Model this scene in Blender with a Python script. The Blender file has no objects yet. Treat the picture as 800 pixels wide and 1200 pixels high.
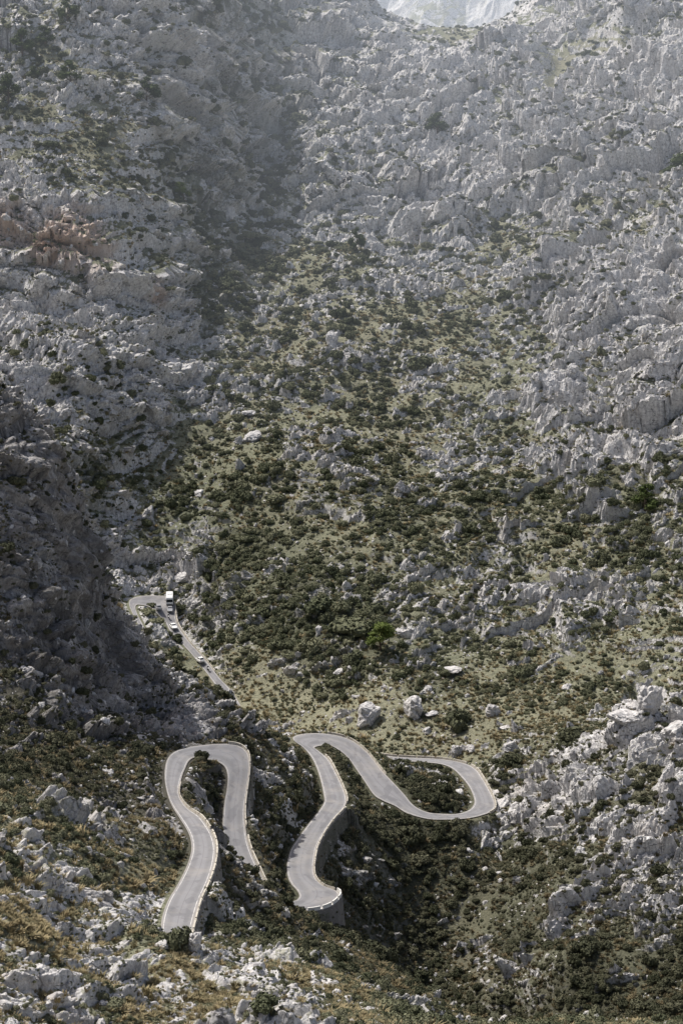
import bpy, bmesh, math, random, os
import numpy as np
from mathutils import Vector, Matrix, noise as mnoise
random.seed(7)
RNG = np.random.default_rng(11)
QUAL = 1.0
sc = bpy.context.scene
col = bpy.data.collections.new('place'); sc.collection.children.link(col)

# ------------------------------------------------------------------ camera
F = 2270.0; PITCH = math.radians(-13.0)
def tan_a(py):
    return np.tan(PITCH - np.arctan((np.asarray(py, float) - 600) / F))
def ray_x(px, py):                       # x per unit of ground distance y
    c, s = math.cos(PITCH), math.sin(PITCH)
    return (np.asarray(px, float) - 400) / (F * c - (600 - np.asarray(py, float)) * s)
def unproj(px, py, Y):
    return np.array([ray_x(px, py) * Y, Y, tan_a(py) * Y])
def project(p):
    p = np.asarray(p, float); c, s = math.cos(PITCH), math.sin(PITCH)
    d = p[..., 1] * c + p[..., 2] * s; u = -p[..., 1] * s + p[..., 2] * c
    return 400 + F * p[..., 0] / d, 600 - F * u / d, F / d
cam = bpy.data.cameras.new('camera'); camo = bpy.data.objects.new('camera', cam)
sc.collection.objects.link(camo); sc.camera = camo
camo.rotation_euler = (math.radians(90 - 13), 0, 0)
cam.sensor_width = 36; cam.lens = 36 * F / 1200; cam.clip_start = 1; cam.clip_end = 20000

# ------------------------------------------------------------------ helpers
def tag(o, label=None, cat=None, group=None, kind=None):
    if label: o['label'] = label
    if cat: o['category'] = cat
    if group: o['group'] = group
    if kind: o['kind'] = kind
    return o
def link(name, me, mat=None, parent=None, c=None):
    o = bpy.data.objects.new(name, me); (c or col).objects.link(o)
    if mat is not None and me is not None: me.materials.clear(); me.materials.append(mat)
    if parent: o.parent = parent
    return o
def np_mesh(name, V, Fc, smooth=False):
    V = np.asarray(V, np.float32); Fc = np.asarray(Fc, np.int32); k = Fc.shape[1]
    me = bpy.data.meshes.new(name)
    me.vertices.add(len(V)); me.vertices.foreach_set('co', V.ravel())
    me.loops.add(Fc.size); me.loops.foreach_set('vertex_index', Fc.ravel())
    me.polygons.add(len(Fc)); me.polygons.foreach_set('loop_start', np.arange(0, Fc.size, k, dtype=np.int32))
    me.polygons.foreach_set('use_smooth', np.full(len(Fc), smooth))
    me.update(calc_edges=True); return me
def fattr(me, name, a):
    at = me.attributes.new(name, 'FLOAT', 'POINT'); at.data.foreach_set('value', np.asarray(a, np.float32).ravel())
def sstep(a, b, x):
    t = np.clip((x - a) / (b - a), 0, 1); return t * t * (3 - 2 * t)

# ------------------------------------------------------------------ numpy noise
def _h(ix, iy, s):
    n = (ix.astype(np.int64) * 374761393 + iy.astype(np.int64) * 668265263 + s * 974634777) & 0xffffffff
    n = ((n ^ (n >> 13)) * 1274126177) & 0xffffffff
    n = ((n ^ (n >> 16)) * 2246822519) & 0xffffffff
    return ((n ^ (n >> 15)) & 0xffffff).astype(np.float32) / np.float32(0xffffff)
def vnoise(x, y, s=0):
    ix = np.floor(x); iy = np.floor(y); fx = (x - ix).astype(np.float32); fy = (y - iy).astype(np.float32)
    fx = fx * fx * (3 - 2 * fx); fy = fy * fy * (3 - 2 * fy)
    a = _h(ix, iy, s); b = _h(ix + 1, iy, s); c = _h(ix, iy + 1, s); d = _h(ix + 1, iy + 1, s)
    return (a + (b - a) * fx + (c - a) * fy + (a - b - c + d) * fx * fy) * 2 - 1
def fbm(x, y, o=4, s=0, g=.5):
    r = 0; a = 1; t = 0
    for i in range(o):
        r = r + a * vnoise(x, y, s + i); t += a; a *= g
        x, y = x * 1.6 + y * 1.2 + 3.1, -x * 1.2 + y * 1.6 + 7.7
    return r / t
def ridged(x, y, o=4, s=0):
    r = 0; a = 1; t = 0
    for i in range(o):
        r = r + a * (1 - np.abs(vnoise(x, y, s + i)) * 2); t += a; a *= .55
        x, y = x * 1.6 + y * 1.2 + 3.1, -x * 1.2 + y * 1.6 + 7.7
    return r / t
def worley(x, y, s=0, tilt=0.):
    ix = np.floor(x); iy = np.floor(y)
    f1 = np.full(x.shape, 9, np.float32); f2 = f1.copy(); cid = np.zeros(x.shape, np.float32)
    for dx in (-1, 0, 1):
        for dy in (-1, 0, 1):
            cx = ix + dx; cy = iy + dy
            hx = _h(cx, cy, s); hy = _h(cx, cy, s + 91)
            ox = (cx + hx - x).astype(np.float32); oy = (cy + hy - y).astype(np.float32)
            d = ox * ox + oy * oy; m = d < f1
            c_ = hx * .5 + hy * .5
            if tilt: c_ = c_ - tilt * (ox * (_h(cx, cy, s + 17) * 2 - 1) + oy * (_h(cx, cy, s + 29) * 2 - 1))
            f2 = np.where(m, f1, np.minimum(f2, d)); cid = np.where(m, c_, cid); f1 = np.where(m, d, f1)
    return np.sqrt(f1), np.sqrt(f2), cid

# ------------------------------------------------------------------ the road: left edge, right edge (survey), height
ROAD = [
 (187,1110,219,1110,-128),(189,1100,221,1100,-127.5),(192,1075,227,1075,-129),(199,1055,233,1055,None),(208,1040,240,1040,None),
 (216,1025,246,1025,None),(222.5,1010,250,1010,-134),(226,996,251.5,995,None),(225,983,249,982,None),(220,971,243,970,None),
 (211,957,233,957,-139),(201,941,218,946,None),(195,922,209,930,None),(194,905,212,911,-143),(196.5,891,216,901,None),
 (204,882,221,891,None),(218,877,229,887,-146),(238,873.5,241,889,None),(263,872,250,890.5,-148),(280,874.5,259,894,None),
 (290,883,265,900,None),(292,895,267.5,910,-150.5),(291,910,266.6,924,None),(288.5,927,264,939,None),(286,945,262.5,954,-154),
 (286,963,262,971,None),(289,985,264,986,-156.5),(295,1003,269,1003,None),(303,1020,279,1024,-159),(312,1038,291,1044,None),
 (322,1050,306,1062,-162),(332,1056,326,1070,None),
 (345,1056,344,1067,-164.5),(350,1053,366,1066,None),(351.5,1049,384,1061,None),(348.5,1043,395,1052,-166),(343,1037,396,1046,None),
 (339,1030,388,1041.5,None),(337.3,1023,377,1037,None),(337,1015,369,1029,-167.5),(338.5,1006,366.6,1018,None),(342,995,368,1004,None),
 (349,984,371,991,-169.5),(362,966,380,974,None),(374,951,391,959,None),(380.5,940,402,947,-172),(380,931,405,936,None),
 (377,917,401,923,None),(372.5,902,393,906,-174.5),(366,888,384,890,None),(356,876,372,879.5,None),
 (346,869,368,876.5,-176),(344,864,369,875,None),(354,860.5,375,873.5,None),(373,859.5,386,873,-177.3),(395,862,399,880,None),
 (412,868,409,889,None),(427,879,418,902,-179.5),(437,890,427,915,None),(448,904,438,931,None),(461,918,449,938,-181.5),
 (473,931,463,944,None),(484,944,477,952.5,None),(500,952,500,959,-184),(518,954,520,960,None),(535,954,543,959,None),
 (549,950,562,955.5,-186),(556,942,577,949,None),(555,933,578.5,940,None),(550,922,573,927,-187.5),(541,910.5,565,913,None),
 (531,901,556,901,None),(520,896,541,894,-189),(505,893.5,515,889.7,None),(481,892,485,888.3,-190.5),
 (455,892,457,886.5,-191),(420,887,422,881,None),(380,878,384,871,-191),(340,875,345,868,None),(306,862,312,856,-190),
 (280,842,288,836,None),(262,815,272,811,-189),
 (246,793,258,796,-187),(232,775,244,778,-185),(222,763,234,766,None),(210,750,222,753,None),(200,739.5,212.5,740,-180),
 (195,730,206.5,729,None),(188,722,205,717,None),(181.5,716,203.5,708,-175.5),(176.5,711.5,197,699.5,None),(171,709.5,180,698,None),
 (165,708.5,166,698.5,-174),(160.5,708.5,155,701.5,None),(158.5,712,151.5,707,None),(161,720,155,717,-174.5),(165,728,160,727,None),
 (170,738,166,738,-177),(178,751,172,753,-180)]
rz = np.array([np.nan if r[4] is None else r[4] for r in ROAD]); idx = np.arange(len(ROAD)); ok = ~np.isnan(rz)
rz = np.interp(idx, idx[ok], rz[ok])
RL = np.array([unproj(r[0], r[1], z / tan_a(r[1])) for r, z in zip(ROAD, rz)])
RR = np.array([unproj(r[2], r[3], z / tan_a(r[3])) for r, z in zip(ROAD, rz)])
def catmull(P, n=8):
    P = np.vstack([2 * P[0] - P[1], P, 2 * P[-1] - P[-2]]); out = []; ts = []
    for i in range(1, len(P) - 2):
        for k in range(n):
            t = k / n; a, b, c, d = P[i - 1], P[i], P[i + 1], P[i + 2]
            out.append(.5 * ((2 * b) + (-a + c) * t + (2 * a - 5 * b + 4 * c - d) * t * t + (-a + 3 * b - 3 * c + d) * t ** 3)); ts.append(i - 1 + t)
    out.append(P[-2]); ts.append(len(P) - 3.)
    return np.array(out), np.array(ts)
SL, ST = catmull(RL, 10); SR, _ = catmull(RR, 10)
for _ in range(2):
    for S in (SL, SR): S[1:-1] = .25 * S[:-2] + .5 * S[1:-1] + .25 * S[2:]
SC = (SL + SR) / 2; SH = np.linalg.norm((SL - SR)[:, :2], axis=1) / 2

# ------------------------------------------------------------------ base terrain: survey points -> thin plate spline
T = []   # px, py, Y
def row(py, d):
    for px, Y in d.items(): T.append((px, py, Y))
row(-70, {-250:950,0:960,100:960,200:1010,300:1180,380:1290,680:1280,800:1180,1050:1180})
row(36, {425:1170,500:1195,560:1195,610:1170})
row(0, {-250:860,0:895,100:895,170:910,220:960,280:1080,350:1130,680:1190,740:1120,800:1080,1050:1050})
row(100, {-250:815,0:842,100:848,165:864,220:905,280:1005,350:1050,420:1060,500:1080,600:1075,700:1020,800:985,1050:960})
row(200, {-250:765,0:788,100:795,170:822,215:872,270:940,350:950,420:945,500:960,600:960,700:930,800:895,1050:870})
row(235, {0:773,60:773,120:780})
row(300, {-250:730,0:757,100:758,160:774,220:815,280:850,350:855,420:855,500:880,600:870,700:830,800:800,1050:790})
row(340, {0:750,100:751,160:762,200:784})
row(400, {-250:690,0:714,100:720,170:738,225:766,280:780,350:778,420:775,500:780,600:785,700:770,800:745,1050:740})
row(460, {30:680,100:692,170:714,210:732,280:742})
row(520, {0:645,60:655,110:672,150:692,200:704,280:700,350:698,420:698,500:705,600:708,700:695,800:680,1050:670})
row(600, {120:655,160:665,220:668,280:660,350:655,420:650,500:652,600:655,700:640,800:625,1050:615})
row(680, {160:638,220:638,280:628,350:612,420:610,500:610,600:610,700:600,800:588,1050:580})
row(760, {255:592,300:585,350:578,420:572,500:572,600:570,700:562,800:552,1050:548})
row(820, {310:563,350:560,420:548,500:545,600:540,690:535})
row(850, {360:548,440:536,520:532,600:524,660:512})
row(800, {800:540,740:544})
T += [(765,832,476),(745,852,470),(800,855,464),(700,866,492),(700,905,460),(650,900,486),(620,930,476),(800,900,450),(600,965,462),(585,1000,455),
 (650,960,447),(700,1000,425),(800,1000,418),(650,1040,418),(700,1100,398),(800,1100,388),(650,1130,388),(600,1060,425),(560,1100,420),(600,1200,388),(700,1200,372),(800,1200,360),
 (480,1000,444),(530,1000,446),(460,957,456),(500,974,451),(545,975,455),(430,940,462),(480,1060,430),(480,1110,420),(480,1200,396),(540,1200,390),(585,1160,396),(440,1000,432),(425,1060,410),(430,1120,400),(430,1150,396),(450,965,448),(415,960,436),
 (1050,950,440),(1050,1100,380),(1050,1200,350),(1050,850,470),
 (100,1000,285),(0,1000,258),(50,950,292),(100,950,318),(0,900,322),(60,900,342),(100,905,352),(150,950,340),(160,1000,305),(180,970,334),(170,1060,284),(140,1040,285),(190,1025,303),
 (100,1050,262),(0,1050,240),(100,1100,246),(0,1100,222),(100,1200,214),(0,1200,200),(165,1085,262),(200,1140,242),(150,1104,250),(190,1107,252),(225,1107,254),(255,1112,262),(200,1200,222),(300,1150,244),(300,1200,222),(400,1200,226),(250,1135,250),
 (380,1140,262),(430,1185,244),(455,1200,246),(260,1075,296),(270,1050,318),(290,1070,322),(300,1085,312),(325,1082,326),(345,1085,326),(365,1105,316),(400,1130,306),(440,1175,292),(470,1200,288),
 (0,800,372),(0,700,392),(0,600,407),(0,480,424),(60,600,420),(60,700,405),(60,800,385),(60,530,430),(100,640,438),(105,610,444),(130,690,452),(110,760,422),(100,830,392),(150,800,436),(160,750,462),(150,870,392),(120,870,380),
 (210,800,478),(190,850,412),(220,855,416),(225,835,434),(255,850,430),(255,815,500),(290,850,440),(290,835,500),(310,880,432),(330,872,502),(345,900,455),(330,930,420),(335,970,402),(325,1010,378),(345,890,478),(302,910,415),(305,960,392),(318,1040,366),(300,985,380),
 (-250,480,430),(-250,600,400),(-250,800,360),(-250,1000,260),(-250,1200,190),(-120,480,425),(-120,700,385),(-120,900,310),(-120,1100,210),
 (1050,750,550)]
W = [(-90,505,-128),(-112,560,-160),(-160,560,-135),(-78,540,-160),(-62,478,-128),(-100,610,-160),(-80,585,-182),(-45,560,-188),(-230,520,-90),(-260,600,-90),
 (0,0,-3),(-60,0,5),(60,0,-8),(0,60,-38),(0,120,-72),(-50,120,-62),(60,120,-84),(0,170,-100),(100,170,-120),(-100,60,-20),(150,60,-60),(160,200,-150),(100,260,-160),(60,240,-140),(140,300,-186),(50,270,-142),(80,320,-186),
 (0,1450,-20),(-300,1450,60),(300,1450,60),(90,1340,-40),(60,1280,-10),(-500,1000,120),(-450,700,30),(-400,400,0),(-300,200,20),(500,1000,120),(450,700,40),(400,450,-90),(350,250,-100),(-600,1450,120),(600,1450,120),
 (-700,900,160),(700,900,160),(-600,300,60),(600,300,-40),(0,1600,-40),(-200,0,20),(300,0,-20)]
P = [unproj(*t) for t in T] + [np.array(w, float) for w in W]
for k in range(0, len(ST), 6): P.append(SC[k])
P = np.array(P)
def U(r2): return np.where(r2 > 0, r2 * np.log(np.maximum(r2, 1e-12)), 0)
sc_ = 300.0
XY = P[:, :2] / sc_
n = len(XY); D2 = ((XY[:, None] - XY[None]) ** 2).sum(-1)
lam = np.full(n, 4e-5)
A = np.zeros((n + 3, n + 3)); A[:n, :n] = U(D2) + np.diag(lam); A[:n, n] = 1; A[:n, n + 1:] = XY; A[n:, :n] = A[:n, n:].T
sol = np.linalg.solve(A, np.concatenate([P[:, 2], [0, 0, 0]]))
GX0, GX1, GY0, GY1, GS = -560., 600., -20., 1520., 3.0
gx = np.arange(GX0, GX1, GS); gy = np.arange(GY0, GY1, GS)
G = np.zeros((len(gy), len(gx)))
for j, yv in enumerate(gy):
    q = np.stack([gx / sc_, np.full_like(gx, yv / sc_)], 1)
    d2 = ((q[:, None] - XY[None]) ** 2).sum(-1)
    G[j] = U(d2) @ sol[:n] + sol[n] + q @ sol[n + 1:]
def sample(Gr, x, y):
    u = np.clip((x - GX0) / GS, 1, Gr.shape[1] - 3.001); v = np.clip((y - GY0) / GS, 1, Gr.shape[0] - 3.001)
    iu = np.floor(u).astype(np.int32); iv = np.floor(v).astype(np.int32); fu = u - iu; fv = v - iv
    def w(t): return (-.5 * t + t * t - .5 * t ** 3, 1 - 2.5 * t * t + 1.5 * t ** 3, .5 * t + 2 * t * t - 1.5 * t ** 3, -.5 * t * t + .5 * t ** 3)
    wu = w(fu); wv = w(fv); r = 0
    for a in range(4):
        s = 0
        for b in range(4): s = s + wu[b] * Gr[iv + a - 1, iu + b - 1]
        r = r + wv[a] * s
    return r
def bil(Gr, x, y):
    u = np.clip((x - GX0) / GS, 0, Gr.shape[1] - 1.001); v = np.clip((y - GY0) / GS, 0, Gr.shape[0] - 1.001)
    iu = u.astype(np.int32); iv = v.astype(np.int32); fu = u - iu; fv = v - iv
    return (Gr[iv, iu] * (1 - fu) + Gr[iv, iu + 1] * fu) * (1 - fv) + (Gr[iv + 1, iu] * (1 - fu) + Gr[iv + 1, iu + 1] * fu) * fv
GXn, GYn = np.gradient(G, GS)[1], np.gradient(G, GS)[0]

def cast(px, py, Gr=None):
    """first ground hit of the sight line px,py -> x, y, z, Y"""
    Gr = G if Gr is None else Gr
    px = np.atleast_1d(np.asarray(px, float)); py = np.atleast_1d(np.asarray(py, float))
    rx = ray_x(px, py); t = tan_a(py); res = np.full(px.shape, np.nan); Y = 170.
    while Y < 1450:
        m = np.isnan(res)
        hit = bil(Gr, rx * Y, np.full(px.shape, Y)) >= t * Y
        res[m & hit] = Y - .5; Y += 1.0 if Y < 600 else 1.5
    return rx * res, res, t * res

# ------------------------------------------------------------------ region maps (rock, shrubs, dryness) from a survey grid
RPY = [0, 100, 200, 300, 400, 500, 600, 700, 800, 850, 900, 1000, 1100, 1200]
ROCKM = ["679778789", "569678888", "658678988", "897433379", "886421258", "773322357", "654344565", "665344564", "665123223", "566112346", "224312456", "521111255", "782211134", "776431111"]
BUSHM = ["233632222", "435622322", "336633332", "225654332", "455444332", "345544443", "456655555", "446775555", "445687554", "655533433", "777777644", "577889766", "446889867", "555669888"]
DRYM  = ["333333333", "344333333", "444334443", "333555443", "334666443", "334666443", "222555444", "222344444", "222754555", "222666655", "333433333", "753222222", "872222222", "876763322"]
pts = []; 
for j, py in enumerate(RPY):
    for i in range(9):
        pts.append((i * 100 if i not in (0, 8) else (4 if i == 0 else 796), min(max(py, 30), 1196), int(ROCKM[j][i]) / 9, int(BUSHM[j][i]) / 9, int(DRYM[j][i]) / 9))
pts += [(x, y, r / 9, b / 9, d / 9) for x, y, r, b, d in [
 (765,822,9,0,2),(740,850,8,1,2),(690,910,8,2,2),(640,940,8,3,2),(720,960,7,3,3),(750,920,5,4,4),(670,970,7,4,2),(610,945,8,2,2),(770,980,8,3,2),(700,870,8,2,2),(620,900,4,3,4),(590,860,1,2,7),(450,840,1,3,7),(400,855,0,0,9),(330,835,0,0,9),(365,850,0,0,9),(300,815,0,1,9),(500,865,1,1,8),(660,840,1,3,6),
 (350,300,3,4,5),(250,120,5,8,2),(230,220,5,8,2),(250,350,4,8,2),(180,330,7,3,3),(90,285,9,0,3),(190,350,9,1,2),(190,420,9,1,2),(50,440,8,3,2),(60,400,8,3,2),(180,480,7,3,3),(120,560,3,8,2),(140,590,6,2,3),(170,610,5,4,4),(150,650,7,2,3),(210,668,7,3,3),
 (50,600,6,4,1),(50,700,6,5,1),(90,740,6,5,1),(120,780,7,3,2),(160,800,7,3,2),(180,830,6,4,2),(60,780,5,6,2),(20,650,6,5,1),(30,820,5,6,2),(240,820,4,5,3),(210,850,9,0,2),(120,890,2,5,2),(60,920,2,5,3),(150,940,5,5,3),(190,960,7,3,2),
 (200,1010,2,5,4),(150,1000,2,4,5),(60,1030,8,2,4),(40,1080,3,2,9),(110,1060,7,2,4),(160,1070,9,1,2),(60,1150,8,1,4),(150,1150,6,2,5),(130,1170,3,6,4),(230,1130,4,2,8),(290,1140,7,2,6),(350,1170,6,2,7),(220,1170,6,3,6),(300,1190,5,3,7),
 (275,1075,6,4,2),(320,1050,3,7,3),(380,1110,2,7,3),(270,1050,2,8,3),(312,912,6,1,3),(330,960,1,8,3),(290,975,5,4,3),(350,920,1,8,3),(335,1010,1,8,3),(320,890,2,6,3),(245,950,5,4,3),(320,1080,4,5,5),(360,1090,6,4,3),(240,920,1,8,3),
 (480,970,0,9,1),(440,1040,0,9,2),(420,1085,0,9,2),(455,1080,0,9,2),(480,1050,0,9,2),(430,990,0,9,2),(530,970,1,9,1),(600,960,8,2,2),(560,990,5,3,4),(440,1010,0,6,3),(530,1080,2,5,5),(560,1120,4,4,4),(600,1150,5,3,4),(500,1150,1,8,2),(580,1010,2,4,5),(640,1000,3,6,2),(700,1020,6,4,3),(650,1090,4,5,3),(760,1000,6,4,2),(780,1050,5,5,2),
 (420,740,1,9,3),(350,740,2,9,2),(300,700,3,8,2),(500,740,5,5,3),(230,800,3,7,3),(440,460,1,3,6),(520,430,1,3,6),(480,520,1,4,6),(560,340,4,3,5),(600,290,3,4,5),(650,330,7,4,4),(700,340,9,2,2),(720,400,6,2,4),(760,350,9,1,1),
 (400,500,5,3,5),(380,450,4,4,4),(300,500,5,5,3),(280,650,3,8,2),(500,560,4,4,4),(600,700,7,3,4),(560,500,3,5,4),(650,480,7,3,3),(700,520,8,3,2),(780,450,9,1,1),(680,640,3,5,5),(740,640,3,6,4),(650,700,7,3,4),(620,190,9,2,2),(480,130,9,1,2),(500,270,9,2,2),(540,150,9,2,2),(680,80,4,2,6),(560,50,6,3,4),(620,30,9,1,1),(450,60,8,2,2),(430,290,5,3,5),
 (120,170,2,3,6),(150,140,4,3,5),(60,90,4,4,5),(60,190,5,4,4),(150,190,4,3,6)]]
pts = np.array(pts); ax, ay, az = cast(pts[:, 0], pts[:, 1]); okp = ~np.isnan(ay)
pts = pts[okp]; ax = ax[okp]; ay = ay[okp]
gxx, gyy = np.meshgrid(gx, gy)
num = np.zeros((3,) + G.shape); den = np.zeros(G.shape)
for k in range(len(pts)):
    # distances measured relative to the local spacing of the survey
    s = ay[k] * .02
    w = 1 / (((gxx - ax[k]) ** 2 + (gyy - ay[k]) ** 2 * .35) / s ** 2 + .12) ** 2.2
    den += w
    for c in range(3): num[c] += w * pts[k, 2 + c]
MROCK, MBUSH, MDRY = num / den

# ------------------------------------------------------------------ road clearance
_t = np.linspace(0, 1, 9)[None, :, None]; rc = (SL[:, None] * (1 - _t) + SR[:, None] * _t).reshape(-1, 3).astype(np.float32)
def road_near(x, y, full=False):
    """distance outside the road edge, road height there"""
    e = np.full(x.shape, 99, np.float32); zr = np.zeros(x.shape, np.float32); dr = np.zeros(x.shape, np.float32)
    m = np.nonzero(bil(DGRID, x, y) < 16)[0]
    for a in range(0, len(m), 6000):
        q = m[a:a + 6000]; X = x[q].astype(np.float32); Yy = y[q].astype(np.float32)
        near = (rc[:, 0] > X.min() - 18) & (rc[:, 0] < X.max() + 18) & (rc[:, 1] > Yy.min() - 18) & (rc[:, 1] < Yy.max() + 18)
        R = rc[near]
        if not len(R): continue
        d = np.sqrt((X[:, None] - R[None, :, 0]) ** 2 + (Yy[:, None] - R[None, :, 1]) ** 2) - .25
        k = d.argmin(1); e[q] = d[np.arange(len(q)), k]; zr[q] = R[k, 2]; dr[q] = WDROP[np.nonzero(near)[0][k]]
    return (e, zr, dr) if full else (e, zr)
WALLS = [('R', 1.2, 3.4, [5, 6, 5, 4, 3], 'stone retaining wall below the lowest straight of the road, beside the white boulder slope'),
 ('R', 4.6, 9.2, [2.5, 4, 5, 4, 2.5], 'curved retaining wall under the inside bend of the leftmost road'),
 ('L', 19.3, 24.6, [2.5, 5, 5.5, 4.5, 2], 'tall grey retaining wall right of the left hairpin'),
 ('R', 32.6, 38.2, [2, 5, 6.5, 7, 5], 'buttressed grey retaining wall under the lowest bend of the middle road'),
 ('R', 39.2, 45, [4, 5.5, 6, 4.5, 1.5], 'long curved retaining wall along the right side of the middle road'),
 ('R', 67, 69.5, [2, 3, 1.5], 'short retaining wall at the tip of the right hairpin'),
 ('R', 86.0, 90.2, [1.5, 4, 6, 7, 3], 'grey retaining wall beside the bus on the far road')]
WDROP = np.zeros((len(SL), 9), np.float32)
for sd, i0, i1, dep, _l in WALLS:
    kk = np.nonzero((ST >= i0) & (ST <= i1))[0]; dd = np.interp(np.linspace(0, 1, len(kk)), np.linspace(0, 1, len(dep)), dep)
    for j_ in ((7, 8) if sd == 'R' else (0, 1)): WDROP[kk, j_] = dd
WDROP = WDROP.ravel()
DGRID = np.full(G.shape, 99.)
for k in range(0, len(rc), 4):
    i0 = int((rc[k, 0] - GX0) / GS); j0 = int((rc[k, 1] - GY0) / GS)
    sl = (slice(max(j0 - 12, 0), j0 + 13), slice(max(i0 - 12, 0), i0 + 13))
    DGRID[sl] = np.minimum(DGRID[sl], np.hypot(gxx[sl] - rc[k, 0], gyy[sl] - rc[k, 1]))

# ------------------------------------------------------------------ surface = base + relief
def surface(x, y):
    """x, y (1-D) -> position (N,3), rock mask, dryness, soil-dark"""
    zb = sample(G, x, y); gxv = bil(GXn, x, y); gyv = bil(GYn, x, y)
    R = bil(MROCK, x, y); Dr = bil(MDRY, x, y); B = bil(MBUSH, x, y)
    slope = np.sqrt(gxv ** 2 + gyv ** 2)
    R = np.clip(R + (R - .55) * .35 + sstep(.75, 1.5, slope) * .2, 0, 1)
    # coordinates that keep running on steep faces
    X = x - .4 * zb; Yd = y + .7 * zb
    far = sstep(350, 800, y)
    wx = fbm(X / 22, Yd / 22, 3, 5) * 7; wy = fbm(X / 22, Yd / 22, 3, 15) * 7
    big = ridged((X + wx) / 55, (Yd + wy) / 42, 4, 31)
    ca, sa = math.cos(.5), math.sin(.5)
    u = (X + wx) * ca + (Yd + wy) * sa; v = -(X + wx) * sa + (Yd + wy) * ca
    v = v + fbm(X / 3., Yd / 3., 2, 77) * .8; u = u + fbm(X / 3., Yd / 3., 2, 87) * .8
    # where bare rock breaks through the soil
    n1 = fbm(X / 26, Yd / 20, 4, 51); n2 = fbm(u / 7, v / 3.6, 3, 61); n3 = fbm(X / 1.9, Yd / 1.6, 2, 66)
    n4 = fbm(u / 2.6, v / 1.9, 2, 64)
    # strata: steep faces with ledges above them, dipping gently
    st = zb + .22 * x + fbm(X / 30, Yd / 30, 4, 111) * 9
    q1 = st / 13.0; q1 = q1 - np.floor(q1); q2 = st / 4.1 + n1; q2 = q2 - np.floor(q2)
    s1 = sstep(0, .22, q1) - q1; s2 = sstep(0, .25, q2) - q2
    k1 = sstep(-.25, .45, fbm(X / 45, Yd / 45, 2, 121) + (R - .45) * 1.2); k2 = sstep(-.3, .3, fbm(X / 17, Yd / 17, 2, 131) + (R - .5))
    a1, a2, ac = worley(u / 15.0 + n4 * .12, v / 7.0 + n3 * .08, 3, .8); b1, b2, bc = worley(u / 5.2 + n4 * .2, v / 2.6 + n3 * .18, 7, .75); g1_, g2_, gc = worley(u / 38.0 + n2 * .12, v / 20.0 + n2 * .15, 13, 1.0)
    ga = np.minimum((a2 - a1) * 2.6, 1); gb = np.minimum((b2 - b1) * 2.6, 1)
    lev = (R - .60) * 1.6 + n1 * .5 + n2 * .85 + n4 * .62 + n3 * .32 + (big - .3) * .6 + (.34 - q1) * .7 * k1 + (.4 - q2) * .4 * k2 + (ga - .6) * .75 + (ac - .5) * .35 + (gb - .6) * .25 + (fbm(X / 60, Yd / 60, 3, 161) * 1.3 - .2) * far
    lev = lev + np.interp(y, [240, 330], [.14, 0]); mask = sstep(-.04, .08, lev)
    amp = sstep(-.05, .9, lev)
    e, zr, drop = road_near(x, y, True); wide = .1 + .9 * sstep(2, 16, e)
    h = ((ac - .35) * (4.6 - 1.2 * far) + ga * 1.5) * amp * wide
    h = h + (1 - .85 * sstep(-38, -52, x) * sstep(880, 840, y)) * ((gc - .4) * 11 + np.minimum((g2_ - g1_) * 2.5, 1) * 2.5) * far * wide * sstep(.4, .8, R)
    h = h + (bc - .3) * (1.3 - .6 * far) * mask * (.3 + .8 * amp) * (.4 + .6 * wide) + gb * (.55 - .15 * far) * mask
    f1, f2, cid = worley(u / 1.7 + n3, v / .9, 9, 1.2); h = h + ((cid - .4) * (.55 + .3 * far) + np.minimum((f2 - f1) * 3, 1) * (.15 + .25 * far)) * mask * (.4 + .6 * sstep(-.3, .4, n1 + n2))
    h = h + np.where(mask > .3, ridged(u / 2.2, v / .9, 3, 71) * .22, 0) + mask * .3
    q0 = (zb - .3 * x + fbm(X / 60, Yd / 60, 4, 141) * 22) / 30.; q0 = q0 - np.floor(q0); k0 = sstep(-.2, .3, fbm(X / 80, Yd / 80, 3, 151)) * sstep(560, 720, y)
    cl = 1 - .85 * sstep(-38, -52, x) * sstep(880, 840, y)
    h = h + cl * (sstep(0, .2, q0) - q0) * 10 * k0 * sstep(.4, .75, R)
    k1 = k1 * (.35 + .65 * sstep(440, 520, y))
    h = h + s1 * 6.5 * k1 * (.3 + .7 * sstep(.2, .7, R)) * wide * (.5 + .5 * far) + s2 * 1.9 * k2 * wide * (.3 + .7 * sstep(440, 520, y))
    h = h + (big - .2) * (1.2 + 5.5 * sstep(.35, .95, R)) * (.45 + .75 * far) * wide
    h = h - (3.0 * sstep(.3, .8, R) + .7 * mask) * wide
    h = h * np.interp(y, [190, 290, 400], [.5, .75, 1.]) * (1 - .75 * sstep(1110, 1170, y) * sstep(0, 25, x) * sstep(135, 110, x))
    h = h + fbm(X / 1.3, Yd / 1.3, 3, 41) * .3 * (1 - mask) + fbm(X / 9, Yd / 9, 3, 45) * .8 * wide
    hole = drop * sstep(.5, 1.0, e) * (1 - sstep(3, 13, e)); zb = np.where(drop > 0, np.minimum(zb, zb * .4 + .6 * (zr - hole * .8)) , zb) - hole * .25
    low = zb < zr
    wd = np.where(drop > 0, .7, np.where(low, 4.0, 4.5))
    wroad = np.where(e < 90, 1 - sstep(.25, 1, (e - .3) / wd), 0)
    calm = sstep(.5, 4.0, e)
    z = zb * (1 - wroad) + (zr - .25) * wroad
    h = h * calm
    nrm = np.stack([-gxv, -gyv, np.ones_like(gxv)], 1); nrm[:, :2] *= (.25 + .75 * mask * calm)[:, None] * calm[:, None]
    nrm /= np.linalg.norm(nrm, axis=1)[:, None]
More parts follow.
